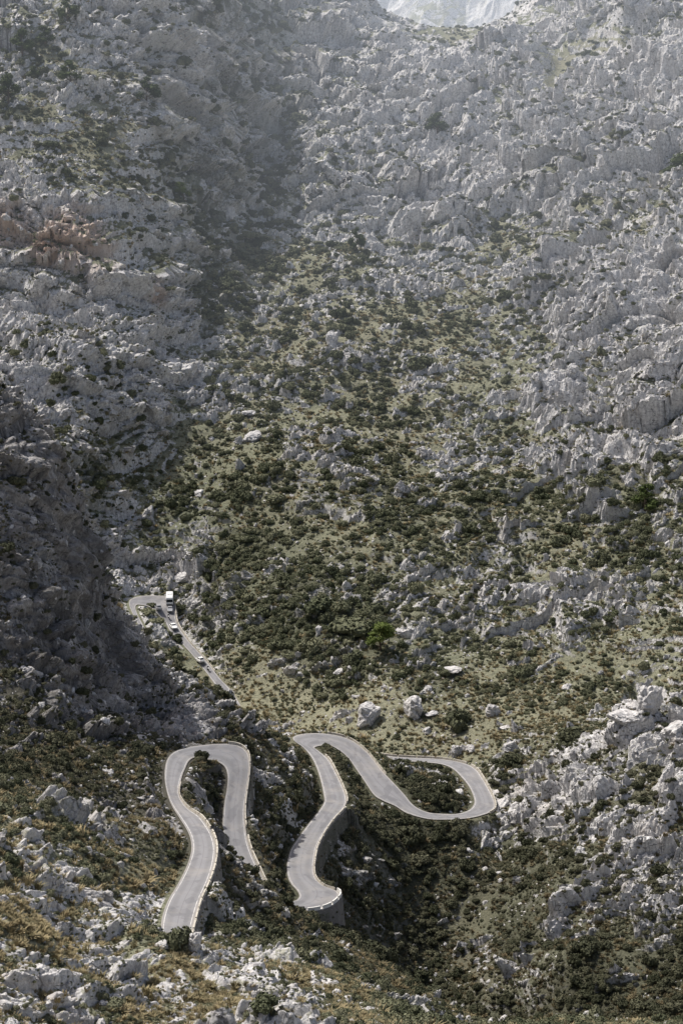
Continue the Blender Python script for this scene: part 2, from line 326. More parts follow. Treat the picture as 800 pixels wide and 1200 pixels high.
    p = np.stack([x, y, z], 1) + nrm * h[:, None]
    return p, mask * sstep(.3, 1.2, e), Dr, B, e

def build_terrain():
    cell = 1.25 / (1935.) / QUAL
    ta = math.tan(math.radians(14.0)); nc = int(2 * ta / cell); xs = np.linspace(-ta, ta, nc)
    ow = np.linspace(ta, math.tan(math.radians(26)), 150)[1:]; xs = np.concatenate([-ow[::-1], xs, ow]); nc = len(xs)
    Yf = np.exp(np.linspace(math.log(110), math.log(1480), 900))
    # rows spaced by surface length over distance, column by column
    cx = xs[::8]; prof = np.array([sample(G, c * Yf, Yf) for c in cx])
    step = np.sqrt(np.diff(Yf)[None] ** 2 + (.9 * np.diff(prof, axis=1)) ** 2) / Yf[None, 1:]
    step *= np.interp(Yf[1:], [110, 200, 215, 1200, 1250, 1480], [.25, .25, 1, 1, .5, .3])[None]
    cum = np.concatenate([np.zeros((len(cx), 1)), np.cumsum(step, 1)], 1)
    nr = int(np.median(cum[:, -1]) / (cell * 1.45))
    Yc = np.array([np.interp(np.linspace(0, c[-1], nr), c, Yf) for c in cum])      # (ncx, nr)
    k = np.linspace(0, len(cx) - 1, nc); k = np.clip(np.arange(nc) / 8., 0, len(cx) - 1.0001); i = k.astype(int); f = (k - i)[:, None]
    Yg = Yc[i] * (1 - f) + Yc[np.minimum(i + 1, len(cx) - 1)] * f
    Xg = Yg * xs[:, None]
    print('terrain', nc, nr, nc * nr)
    x = Xg.ravel(); y = Yg.ravel(); PP = []; MM = []; DD = []; BB = []
    for a in range(0, len(x), 400000):
        p, m, d, b, e = surface(x[a:a + 400000], y[a:a + 400000]); PP.append(p); MM.append(m); DD.append(d); BB.append(b)
    V = np.concatenate(PP)
    a = (np.arange(nc - 1)[:, None] * nr + np.arange(nr - 1)[None]).ravel()
    Fc = np.stack([a, a + nr, a + nr + 1, a + 1], 1)
    me = np_mesh('hillside', V, Fc, smooth=False)
    fattr(me, 'rock', np.concatenate(MM)); fattr(me, 'weathered', sstep(505, 430, V[:, 1]) * sstep(285, 345, V[:, 1]) * sstep(-10, -26, V[:, 0])); fattr(me, 'dry', np.concatenate(DD)); fattr(me, 'bush', np.concatenate(BB))  # second attribute: mask of the near left ridge, whose shade is painted
    return me

# ------------------------------------------------------------------ materials
def mat(name):
    m = bpy.data.materials.new(name); m.use_nodes = True; nt = m.node_tree
    b = nt.nodes['Principled BSDF']; b.inputs['Roughness'].default_value = .9
    b.inputs['Specular IOR Level'].default_value = .15
    return m, nt, b
class N:
    def __init__(s, nt): s.nt = nt
    def __call__(s, t, **kw):
        n = s.nt.nodes.new(t)
        for k, v in kw.items():
            if k.startswith('i_'):
                k = k[2:]; k = int(k) if k.isdigit() else k.replace('_', ' ')
                if hasattr(v, 'links') or isinstance(v, bpy.types.NodeSocket): s.nt.links.new(v, n.inputs[k])
                else: n.inputs[k].default_value = v
            else: setattr(n, k, v)
        return n
    def noise(s, vec, scale, detail=4, rough=.6, dist=0):
        return s('ShaderNodeTexNoise', i_Vector=vec, i_Scale=scale, i_Detail=detail, i_Roughness=rough, i_Distortion=dist).outputs['Fac']
    def mix(s, f, a, b, mode='MIX'):
        n = s.nt.nodes.new('ShaderNodeMix'); n.data_type = 'RGBA'; n.blend_type = mode
        for sock, v in ((n.inputs[0], f), (n.inputs[6], a), (n.inputs[7], b)):
            if isinstance(v, bpy.types.NodeSocket): s.nt.links.new(v, sock)
            else: sock.default_value = v if not isinstance(v, tuple) else (*v, 1)[:4]
        return n.outputs[2]
    def math(s, op, a, b=0., c=None):
        n = s.nt.nodes.new('ShaderNodeMath'); n.operation = op
        for sock, v in zip(n.inputs, (a, b, c)):
            if v is None: continue
            if isinstance(v, bpy.types.NodeSocket): s.nt.links.new(v, sock)
            else: sock.default_value = v
        return n.outputs[0]
    def ramp(s, f, stops):
        n = s.nt.nodes.new('ShaderNodeValToRGB'); s.nt.links.new(f, n.inputs[0]); e = n.color_ramp.elements
        while len(e) < len(stops): e.new(.5)
        for q, (p, c) in zip(e, stops): q.position = p; q.color = (*c, 1) if isinstance(c, tuple) else (c, c, c, 1)
        return n.outputs[0]
def attr(nn, name): return nn('ShaderNodeAttribute', attribute_name=name).outputs['Fac']
def rock_color(nn, pos):
    a = nn.noise(pos, .09, 5, .6); b = nn.noise(pos, .9, 6, .65); c = nn.noise(pos, 5., 4, .7)
    mp = nn('ShaderNodeMapping', i_Vector=pos, i_Scale=(1.6, 1.6, .35)).outputs[0]
    st = nn.noise(mp, .8, 5, .7, .5)
    base = nn.ramp(b, [(.30, (.30, .295, .295)), (.44, (.50, .49, .485)), (.60, (.68, .67, .66)), (.78, (.78, .77, .76))])
    base = nn.mix(nn.math('MULTIPLY', nn.ramp(st, [(.45, 0.), (.75, 1.)]), .55), base, (.14, .135, .15))
    base = nn.mix(nn.math('MULTIPLY', nn.ramp(c, [(.5, 0.), (.72, 1.)]), .5), base, (.15, .15, .145))
    wp = nn('ShaderNodeVectorMath', operation='ADD', i_0=nn('ShaderNodeMapping', i_Vector=pos, i_Rotation=(.5, .3, .6), i_Scale=(.42, .75, .5)).outputs[0], i_1=nn('ShaderNodeTexNoise', i_Vector=pos, i_Scale=.6, i_Detail=4.).outputs['Color']).outputs[0]
    cr = nn('ShaderNodeTexVoronoi', feature='DISTANCE_TO_EDGE', i_Vector=wp, i_Scale=1.).outputs[0]
    base = nn.mix(nn.math('MULTIPLY', nn.ramp(cr, [(.02, 1.), (.08, 0.)]), nn.math('MULTIPLY', nn.ramp(nn.noise(pos, .35, 4, .7), [(.45, 0.), (.62, 1.)]), .8)), base, (.06, .058, .055))
    base = nn.mix(nn.math('MULTIPLY', nn.ramp(a, [(.5, 0.), (.7, 1.)]), .35), base, (.34, .30, .26))
    return base
def make_terrain_mat():
    m, nt, b = mat('hillside rock and scrub'); nn = N(nt)
    pos = nn('ShaderNodeNewGeometry').outputs['Position']
    rock = rock_color(nn, pos)
    sepp = nn('ShaderNodeSeparateXYZ', i_Vector=pos)
    # iron-stained cliff faces high on the left spur
    def spot(c, r):
        d = nn('ShaderNodeVectorMath', operation='DISTANCE', i_0=pos, i_1=tuple(c)).outputs['Value']
        return nn.ramp(nn.math('DIVIDE', nn.math('ADD', d, nn.math('MULTIPLY', nn.noise(pos, .15, 4), r * 1.0)), r * 2), [(.45, 1.), (.75, 0.)])
    for c, r in STAINS:
        rock = nn.mix(nn.math('MULTIPLY', spot(c, r), .75), rock, nn.mix(nn.noise(pos, .5, 4), (.48, .35, .27), (.38, .28, .22)))
    dry = attr(nn, 'dry'); bush = attr(nn, 'bush')
    g1 = nn.noise(pos, .35, 5, .65); g2 = nn.noise(pos, 2.2, 4, .7); g3 = nn.noise(pos, .05, 3, .5)
    green = nn.mix(nn.ramp(g2, [(.35, 0.), (.65, 1.)]), (.085, .092, .06), (.215, .22, .155))
    tan = nn.mix(nn.ramp(g2, [(.35, 0.), (.65, 1.)]), (.13, .128, .09), (.27, .265, .185))
    f = nn.math('ADD', nn.math('MULTIPLY', dry, 1.25), nn.math('MULTIPLY', nn.math('ADD', g1, -.5), 1.6))
    soil = nn.mix(nn.ramp(f, [(.3, 0.), (.95, 1.)]), green, tan)
    soil = nn.mix(nn.math('MULTIPLY', nn.ramp(g3, [(.5, 0.), (.65, 1.)]), .25), soil, (.12, .10, .08))
    soil = nn.mix(nn.ramp(nn.math('ADD', bush, nn.math('MULTIPLY', nn.math('ADD', g1, -.5), .9)), [(.5, 0.), (1.05, .6)]), soil, (.035, .039, .024))
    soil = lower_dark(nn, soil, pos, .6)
    rk = attr(nn, 'rock')
    lich = nn.ramp(nn.math('ADD', nn.math('ADD', nn.noise(pos, .9, 5, .7), nn.math('MULTIPLY', nn.math('ADD', bush, -.35), .14)), nn.math('MULTIPLY', nn.math('ADD', nn.noise(pos, .12, 3), -.5), .5)), [(.54, 0.), (.60, 1.)])
    rk = nn.math('MULTIPLY', nn.ramp(rk, [(.35, 0.), (.65, 1.)]), nn.math('SUBTRACT', 1., nn.math('MULTIPLY', lich, .75)))
    nz = nn('ShaderNodeSeparateXYZ', i_Vector=nn('ShaderNodeNewGeometry').outputs['True Normal']).outputs[2]
    steep = nn.ramp(nn.math('ADD', nz, nn.math('MULTIPLY', nn.math('ADD', nn.noise(pos, .5, 4), -.5), .5)), [(.46, 1.), (.60, 0.)])
    rk = nn.math('MAXIMUM', rk, nn.math('MULTIPLY', steep, nn.ramp(bush, [(.45, 1.), (.8, .15)])))
    c = nn.mix(rk, soil, rock)
    c = nn.mix(nn.math('MULTIPLY', attr(nn, 'weathered'), nn.ramp(nn.noise(pos, .12, 4), [(.25, .5), (.7, 1.)])), c, nn.mix(.72, c, (.05, .045, .045)))  # shade of the near ridge painted into its rock and soil colour
    nt.links.new(c, b.inputs['Base Color'])
    bmp = nn('ShaderNodeBump', i_Strength=.6, i_Distance=.4, i_Height=nn.math('ADD', nn.noise(pos, 1.8, 6, .72), nn.math('MULTIPLY', nn('ShaderNodeTexVoronoi', feature='DISTANCE_TO_EDGE', i_Vector=pos, i_Scale=1.1).outputs[0], .8)))
    nt.links.new(bmp.outputs[0], b.inputs['Normal'])
    return m
def make_rock_mat():
    m, nt, b = mat('pale limestone'); nn = N(nt); pos = nn('ShaderNodeNewGeometry').outputs['Position']
    oi = nn('ShaderNodeObjectInfo').outputs['Random']
    c = rock_color(nn, pos)
    c = nn.mix(nn.math('MULTIPLY', oi, .5), c, (.45, .44, .43))
    nt.links.new(c, b.inputs['Base Color'])
    bmp = nn('ShaderNodeBump', i_Strength=.8, i_Distance=.3, i_Height=nn.noise(pos, 2.2, 6, .72)); nt.links.new(bmp.outputs[0], b.inputs['Normal'])
    return m
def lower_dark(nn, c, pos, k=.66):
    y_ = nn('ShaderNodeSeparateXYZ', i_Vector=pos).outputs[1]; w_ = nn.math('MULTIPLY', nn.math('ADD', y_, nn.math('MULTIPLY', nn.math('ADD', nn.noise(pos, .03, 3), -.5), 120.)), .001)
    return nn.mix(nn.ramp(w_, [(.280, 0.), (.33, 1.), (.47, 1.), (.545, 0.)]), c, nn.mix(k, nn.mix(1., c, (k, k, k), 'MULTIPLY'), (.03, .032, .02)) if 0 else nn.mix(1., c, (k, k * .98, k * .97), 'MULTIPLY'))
def leaf_mat(name, c1, c2, c3=None, vary=True):
    m, nt, b = mat(name); nn = N(nt); geo = nn('ShaderNodeNewGeometry')
    oi = nn('ShaderNodeObjectInfo').outputs['Random']
    c = nn.mix(nn.noise(geo.outputs['Position'], 2.5, 3, .7), c1, c2)
    c = nn.mix(nn.ramp(oi, [(0., 0.), (1., .8)]), c, c3 or c1)
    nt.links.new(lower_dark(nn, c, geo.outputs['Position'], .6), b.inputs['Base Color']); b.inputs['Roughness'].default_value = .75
    return m
def flat(name, c, rough=.6, metal=0, var=.15, scale=3.):
    m, nt, b = mat(name); nn = N(nt); pos = nn('ShaderNodeTexCoord').outputs['Object']
    dark = tuple(v * (1 - var) for v in c)
    nt.links.new(nn.mix(nn.noise(pos, scale, 4), dark, c), b.inputs['Base Color'])
    b.inputs['Roughness'].default_value = rough; b.inputs['Metallic'].default_value = metal
    b.inputs['Specular IOR Level'].default_value = .4
    return m
STAINS = []
for px, py, r in ((95, 285, 20), (12, 268, 13), (178, 345, 8), (60, 292, 13)):
    x_, y_, z_ = cast(px, py); STAINS.append(((float(x_[0]), float(y_[0]), float(z_[0])), r))
M = {}
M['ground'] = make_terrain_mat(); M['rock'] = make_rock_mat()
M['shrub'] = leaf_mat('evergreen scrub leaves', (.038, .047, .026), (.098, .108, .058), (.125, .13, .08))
M['olive'] = leaf_mat('olive scrub leaves', (.10, .105, .06), (.21, .215, .135), (.17, .17, .11))
M['tuft'] = leaf_mat('dry grass blades', (.20, .165, .09), (.42, .34, .20), (.13, .12, .065))
M['pine'] = leaf_mat('pine needles', (.03, .045, .016), (.085, .11, .03), (.05, .065, .03))
M['pinebright'] = leaf_mat('bright pine needles', (.06, .085, .02), (.14, .17, .045), (.09, .12, .03))
M['bark'] = flat('bark', (.10, .075, .055), .95)
M['white'] = flat('white vehicle paint', (.8, .8, .79), .35)
M['silver'] = flat('silver vehicle paint', (.42, .43, .45), .35, .4)
M['dark'] = flat('dark rubber and plastic', (.03, .03, .032), .6)
M['glass'] = flat('dark window glass', (.02, .025, .03), .08)
M['chrome'] = flat('bright metal', (.6, .6, .6), .3, .9)
M['lamp'] = flat('lamp lens', (.6, .6, .55), .2)
M['red'] = flat('red lens', (.35, .02, .02), .3)
M['jacket'] = flat('dark riding clothes', (.035, .035, .045), .8)
M['skin'] = flat('skin', (.45, .28, .2), .6)
M['helmet'] = flat('white helmet', (.7, .7, .7), .3)
def asphalt():
    m, nt, b = mat('weathered asphalt'); nn = N(nt); pos = nn('ShaderNodeNewGeometry').outputs['Position']
    uv = nn('ShaderNodeUVMap').outputs[0]; sx = nn('ShaderNodeSeparateXYZ', i_Vector=uv)
    n = nn.noise(pos, .25, 5, .6); n2 = nn.noise(pos, 3., 5, .7)
    c = nn.mix(n, (.185, .185, .195), (.27, .27, .28)); c = nn.mix(nn.math('MULTIPLY', n2, .35), c, (.16, .155, .16))
    # wheel tracks and a patched centre seam
    w = nn.math('ABSOLUTE', nn.math('SUBTRACT', nn.math('FRACT', nn.math('MULTIPLY', sx.outputs[0], 2.)), .5))
    c = nn.mix(nn.math('MULTIPLY', nn.ramp(w, [(.08, 1.), (.25, 0.)]), .3), c, (.12, .12, .12))
    seam = nn.math('ABSOLUTE', nn.math('SUBTRACT', sx.outputs[0], .5))
    c = nn.mix(nn.math('MULTIPLY', nn.ramp(seam, [(.006, 1.), (.016, 0.)]), .3), c, (.07, .07, .07))
    mp = nn('ShaderNodeMapping', i_Vector=uv, i_Scale=(3., .35, 1)).outputs[0]
    pt = nn('ShaderNodeTexVoronoi', i_Vector=mp, i_Scale=1.).outputs['Color']
    c = nn.mix(nn.math('MULTIPLY', nn.ramp(pt, [(.66, 0.), (.70, 1.)]), .42), c, (.13, .13, .14))
    c = nn.mix(nn.math('MULTIPLY', nn.ramp(nn.noise(pos, .09, 5, .7), [(.5, 0.), (.66, 1.)]), .45), c, (.31, .29, .265))
    c = nn.mix(nn.math('MULTIPLY', nn.ramp(nn.noise(pos, .55, 5, .75), [(.56, 0.), (.68, 1.)]), .45), c, (.10, .10, .105))
    edge = nn.ramp(seam, [(.40, 0.), (.5, 1.)])
    c = nn.mix(nn.math('MULTIPLY', edge, nn.noise(pos, .8, 4)), c, (.34, .31, .27))
    nt.links.new(c, b.inputs['Base Color']); return m
def masonry(name, c1, c2, sc=(1, 1, 1)):
    m, nt, b = mat(name); nn = N(nt); uv = nn('ShaderNodeUVMap').outputs[0]
    br = nn('ShaderNodeTexBrick', i_Vector=uv, i_Color1=(*c1, 1), i_Color2=(*c2, 1), i_Mortar=(.09, .085, .08, 1), i_Scale=1., offset=.5)
    br.inputs['Mortar Size'].default_value = .035; br.inputs['Brick Width'].default_value = .9; br.inputs['Row Height'].default_value = .4
    pos = nn('ShaderNodeNewGeometry').outputs['Position']
    c = nn.mix(nn.noise(pos, .6, 5), br.outputs[0], (.12, .115, .11), 'MIX')
    nt.links.new(c, b.inputs['Base Color'])
    bmp = nn('ShaderNodeBump', i_Strength=.6, i_Distance=.1, i_Height=nn.noise(pos, 2.5, 4)); nt.links.new(bmp.outputs[0], b.inputs['Normal'])
    return m
M['asphalt'] = asphalt()
M['wall'] = masonry('retaining wall stone', (.20, .19, .185), (.27, .26, .25))
def worn(name, c, d, th=.5, sc=.8):
    m, nt, b = mat(name); nn = N(nt); pos = nn('ShaderNodeNewGeometry').outputs['Position']
    nt.links.new(nn.mix(nn.ramp(nn.noise(pos, sc, 5, .7), [(th, 0.), (th + .15, 1.)]), c, d), b.inputs['Base Color']); return m
M['line'] = worn('worn road paint', (.56, .55, .53), (.28, .275, .27), .47)
M['parapet'] = worn('whitewashed kerb stone', (.47, .44, .38), (.20, .18, .15), .5, 1.2)
M['parapetw'] = worn('fresh white parapet', (.66, .65, .62), (.4, .38, .36), .6, 1.2)

# ------------------------------------------------------------------ build the ground
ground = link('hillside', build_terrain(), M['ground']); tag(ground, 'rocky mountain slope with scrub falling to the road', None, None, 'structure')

# second sheet: the ground round about and the distant mountain
def outer():
    nx, ny = 260, 260
    xs = np.linspace(-5000, 5000, nx); ys = np.linspace(-1500, 9000, ny); X, Y = np.meshgrid(xs, ys)
    x = X.ravel(); y = Y.ravel()
    z = -60 + fbm(x / 900, y / 900, 5, 3) * 160
    inside = (np.abs(x) < 520) & (y > -10) & (y < 1500)
    tz = sample(G, np.clip(x, -540, 580), np.clip(y, 0, 1480))
    d = np.maximum(np.maximum(np.abs(x) - 430, y - 1400), -y - 10)
    w = sstep(0, 900, d)
    z = (tz - 25) * (1 - w) + z * w
    z = np.where((np.abs(x) < y * .45) & (y > 100) & (y < 1440), tz - 40, z)
    V = np.stack([x, y, z], 1); a = (np.arange(ny - 1)[:, None] * nx + np.arange(nx - 1)[None]).ravel()
    me = np_mesh('terrain', V, np.stack([a, a + 1, a + nx + 1, a + nx], 1), True)
    for k, v in (('rock', .6), ('dry', .4), ('bush', .4)): fattr(me, k, np.full(len(V), v))
    o = link('terrain', me, M['ground']); tag(o, kind='structure')
outer()
def far_mountain():
    nx, ny = 500, 420
    xs = np.linspace(-700, 900, nx); ys = np.linspace(1700, 2500, ny); X, Y = np.meshgrid(xs, ys)
    x = X.ravel(); y = Y.ravel(); t = (y - 1700) / 800
    z = -260 + 620 * np.sin(np.clip(t, 0, 1) * math.pi * .55) + ridged(x / 160, y / 160, 6, 9) * 60 + fbm(x / 400, y / 400, 2, 8) * 60
    R = fbm(x / 90, y / 90, 4, 4)
    z += np.where(R > 0, worley(x / 22, y / 16, 4)[2] * 9, 0)
    a = (np.arange(ny - 1)[:, None] * nx + np.arange(nx - 1)[None]).ravel()
    me = np_mesh('mountain', np.stack([x, y, z], 1), np.stack([a, a + 1, a + nx + 1, a + nx], 1), False)
    fattr(me, 'rock', sstep(-.3, .1, R)); fattr(me, 'dry', x * 0 + .5); fattr(me, 'bush', x * 0 + .3)
    tag(link('mountain', me, M['ground']), 'distant pale hazy mountain beyond the skyline notch', kind='structure')
far_mountain()

# ------------------------------------------------------------------ road, lines
def strip(name, A_, B_, m, uvs=True):
    n_ = len(A_); V = np.vstack([A_, B_]); i = np.arange(n_ - 1)
    me = np_mesh(name, V, np.stack([i, i + n_, i + n_ + 1, i + 1], 1), True)
    L = np.concatenate([[0], np.cumsum(np.linalg.norm(np.diff((A_ + B_) / 2, axis=0), axis=1))])
    uv = me.uv_layers.new(name='UVMap'); vi = np.zeros(len(me.loops), np.int32); me.loops.foreach_get('vertex_index', vi)
    uv.data.foreach_set('uv', np.stack([np.where(vi < n_, 0, 1), L[vi % n_]], 1).astype(np.float32).ravel())
    o = link(name, me, m); return o
ext = (SR - SL); extn = ext / np.linalg.norm(ext[:, :2], axis=1)[:, None]
tag(strip('road', SL - extn * .25, SR + extn * .25, M['asphalt']), kind='structure')
up = np.array([0, 0, .02])
lw = .12
tag(strip('road_edge_line', SL + extn * .12 + up, SL + extn * (.12 + lw) + up, M['line']), kind='structure')
tag(strip('road_edge_line', SR - extn * (.12 + lw) + up, SR - extn * .12 + up, M['line']), kind='structure')
def prism_mesh(name, line, out, h0, h1, th, off=0., taper=0.):
    """a solid following a line: base at line+h0, top at line+h1, th thick outwards"""
    n_ = len(line); o_ = out
    a = line + o_ * off; b = line + o_ * (off + th)
    h0 = np.broadcast_to(h0, n_); h1 = np.broadcast_to(h1, n_)
    z0 = np.zeros((n_, 3)); z0[:, 2] = h0; z1 = np.zeros((n_, 3)); z1[:, 2] = h1
    tp = o_ * (np.abs(h0) * taper)[:, None]
    V = np.vstack([a + z0, a + z1, b + z1, b + z0 + tp]); i = np.arange(n_ - 1); Fs = []
    for k in range(4):
        q = (k + 1) % 4; Fs.append(np.stack([i + k * n_, i + 1 + k * n_, i + 1 + q * n_, i + q * n_], 1))
    Fs.append(np.array([[0, n_, 2 * n_, 3 * n_], [n_ - 1, 4 * n_ - 1, 3 * n_ - 1, 2 * n_ - 1]]))
    me = np_mesh(name, V, np.vstack(Fs), False)
    L = np.concatenate([[0], np.cumsum(np.linalg.norm(np.diff(line, axis=0), axis=1))])
    uv = me.uv_layers.new(name='UVMap'); vi = np.zeros(len(me.loops), np.int32); me.loops.foreach_get('vertex_index', vi)
    uv.data.foreach_set('uv', np.stack([L[vi % n_], V[vi, 2] + .5 * (vi // n_ == 1)], 1).astype(np.float32).ravel())
    return me
def resample(line, out, step):
    L = np.concatenate([[0], np.cumsum(np.linalg.norm(np.diff(line, axis=0), axis=1))]); n_ = max(2, int(L[-1] / step) + 1); s = np.linspace(0, L[-1], n_)
    f = lambda A_: np.stack([np.interp(s, L, A_[:, k]) for k in range(3)], 1)
    o2 = f(out); o2[:, 2] = 0; o2 /= np.linalg.norm(o2, axis=1)[:, None]; return f(line), o2, L[-1]
def stretch(side, i0, i1):
    k = (ST >= i0) & (ST <= i1)
    return (SL[k], -extn[k]) if side == 'L' else (SR[k], extn[k])
def retaining(side, i0, i1, depth, label):
    ln, out = stretch(side, i0, i1); ln, out, L = resample(ln, out, .8)
    t = np.linspace(0, 1, len(ln)); d = np.interp(t, np.linspace(0, 1, len(depth)), depth)
    o = link('retaining_wall', prism_mesh('retaining_wall', ln, out, -d, -.05, .55, .28, .10), M['wall'])
    tag(o, label, 'retaining wall', 'stone retaining walls under the road edges')
def parapet(side, i0, i1, label, h=.55, seg=5.5, gap=.35, m='parapet'):
    ln, out = stretch(side, i0, i1); ln, out, L = resample(ln, out, .55)
    root = bpy.data.objects.new('parapet', None); col.objects.link(root); root.location = Vector(ln[0])
    tag(root, label, 'parapet', 'low parapets along the road edges')
    base = np.array(root.location)
    # low kerb wall + rail on posts
    me = prism_mesh('kerb_wall', ln - base, out, -.6, .14, .34, .33); link('kerb_wall', me, M[m], root)
    k = int(seg / .55); g = max(1, int(round(gap / .55)))
    for a in range(0, len(ln) - 3, k):
        b = min(a + k - g + 1, len(ln))
        if b - a < 3: continue
        link('parapet_block', prism_mesh('parapet_block', ln[a:b] - base, out[a:b], .14, h, .26, .37), M[m], root)
for w_ in WALLS: retaining(*w_)
parapet('R', .3, 8.6, 'pale low parapet along the right edge of the lowest left road', m='parapet')
parapet('R', 8.9, 12.6, 'low parapet on the inner edge between the two arms of the left hairpin')
parapet('L', 18.2, 25.3, 'low parapet round the outer right corner of the left hairpin')
parapet('L', 25.8, 29.8, 'low parapet along the right edge of the road dropping from the left hairpin')
parapet('R', 32.7, 36.5, 'bright white parapet round the lowest bend of the middle road', m='parapetw', h=.75, seg=3.6)
parapet('R', 36.8, 45.2, 'brown stained parapet along the right side of the middle road')
parapet('R', 45.6, 49.4, 'thin parapet along the upper right edge of the middle road')
parapet('L', 54.5, 59.3, 'low parapet on the outer edge above the pull-out')
parapet('R', 66.6, 71.5, 'pale parapet round the tip of the right hairpin')
parapet('R', 71.8, 78, 'long straight parapet on the valley side of the right hairpin')
parapet('R', 82.5, 90.0, 'long cream parapet beside the far straight road')

# ------------------------------------------------------------------ prototypes: rocks, shrubs, tufts
def ico(sub):
    bm = bmesh.new(); bmesh.ops.create_icosphere(bm, subdivisions=sub, radius=1)
    V = np.array([v.co[:] for v in bm.verts]); Fc = np.array([[v.index for v in f.verts] for f in bm.faces]); bm.free(); return V, Fc
IV3, IF3 = ico(4); IV2, IF2 = ico(2)
def rock_mesh(seed, flatn=.7, sub=4):
    r = random.Random(seed); V = IV3.copy(); Fc = IF3
    for _ in range(16):
        d = np.array([r.gauss(0, 1), r.gauss(0, 1), r.gauss(0, .8)]); d /= np.linalg.norm(d); c = r.uniform(.5, .85)
        s = V @ d; V = V - np.where(s > c, s - c, 0)[:, None] * d[None] * .96
    out = []
    off = Vector((r.uniform(0, 99), r.uniform(0, 99), 0))
    for v in V:
        p = Vector(v); q = mnoise.fractal(p * 1.6 + off, .6, 2.2, 5)
        cr = abs(mnoise.noise(p * 2.2 + off * 2)); out.append(v * (1 + .16 * q - .16 * max(0, .12 - cr) / .12))
    V = np.array(out) * np.array([1, r.uniform(.65, .95), flatn * r.uniform(.8, 1.2)])
    return np_mesh('boulder', V, Fc, False)
def shrub_mesh(seed, nl=760, leaf=.10, h=.72):
    r = np.random.default_rng(seed); rr = random.Random(seed)
    lobes = []
    for _ in range(rr.randint(7, 12)):
        a = rr.uniform(0, 6.28); d = rr.uniform(.1, .75); lobes.append((math.cos(a) * d, math.sin(a) * d, rr.uniform(.25, h) * (1.1 - .5 * d), rr.uniform(.26, .5)))
    V = []; Fc = []
    # inner twiggy mass
    for lx, ly, lz, lr in lobes:
        b = len(V); q = IV2 * (lr * .80) * (1 + .12 * r.standard_normal((len(IV2), 1))) * [1, 1, .9] + [lx, ly, lz - .08]
        q[:, 2] = np.maximum(q[:, 2], -.25); V += q.tolist(); Fc += [[*(f + b), ] for f in IF2]
    Fc = [[*f, f[2]] for f in Fc]; tri = len(Fc)
    TF = [f[:3] for f in Fc]
    for _ in range(nl):
        lx, ly, lz, lr = lobes[rr.randrange(len(lobes))]
        d = r.standard_normal(3); d /= np.linalg.norm(d); d[2] = abs(d[2]) * 1.1 - .25
        c = np.array([lx, ly, lz]) + d * lr * rr.uniform(.8, 1.2)
        if c[2] < -.1: continue
        n = d + r.standard_normal(3) * .55; t = np.cross(n, r.standard_normal(3)); t /= np.linalg.norm(t) + 1e-6; s = np.cross(n, t); s /= np.linalg.norm(s) + 1e-6
        L = leaf * rr.uniform(.6, 1.5); w = L * rr.uniform(.4, .8); b = len(V)
        V += [(c - t * L).tolist(), (c + s * w).tolist(), (c + t * L).tolist(), (c - s * w).tolist()]
        TF += [[b, b + 1, b + 2], [b, b + 2, b + 3]]
    return np_mesh('shrub', V, TF, False)
def tuft_mesh(seed, nb=46):
    r = random.Random(seed); V = []; Fc = []
    for _ in range(nb):
        a = r.uniform(0, 6.28); d = r.uniform(0, .45); x, y = math.cos(a) * d, math.sin(a) * d
        le = r.uniform(.5, 1.0); lean = r.uniform(.25, .9); w = r.uniform(.03, .07); b = len(V); b2 = a + r.uniform(-.6, .6)
        dx, dy = math.cos(b2), math.sin(b2); sx, sy = -dy * w, dx * w
        V += [(x - sx, y - sy, -.05), (x + sx, y + sy, -.05), (x + dx * lean * .4 * le + sx, y + dy * lean * .4 * le + sy, le * .6), (x + dx * lean * .4 * le - sx, y + dy * lean * .4 * le - sy, le * .6), (x + dx * lean * le, y + dy * lean * le, le * .85)]
        Fc += [[b, b + 1, b + 2], [b, b + 2, b + 3], [b + 3, b + 2, b + 4]]
    return np_mesh('grass_clump', V, Fc, False)
ROCKS = [rock_mesh(s, f) for s, f in ((1, .9), (2, .6), (3, .75), (4, .5), (5, 1.0), (6, .7))]
SHRUBS = [shrub_mesh(s, h=hh) for s, hh in ((11, .75), (12, .6), (13, .85), (14, .55), (15, .7))]
TUFTS = [tuft_mesh(s) for s in (21, 22, 23)]
for m_ in ROCKS: m_.materials.append(M['rock'])
for i, m_ in enumerate(SHRUBS): m_.materials.append(M['shrub'] if i < 3 else M['olive'])
for m_ in TUFTS: m_.materials.append(M['tuft'])

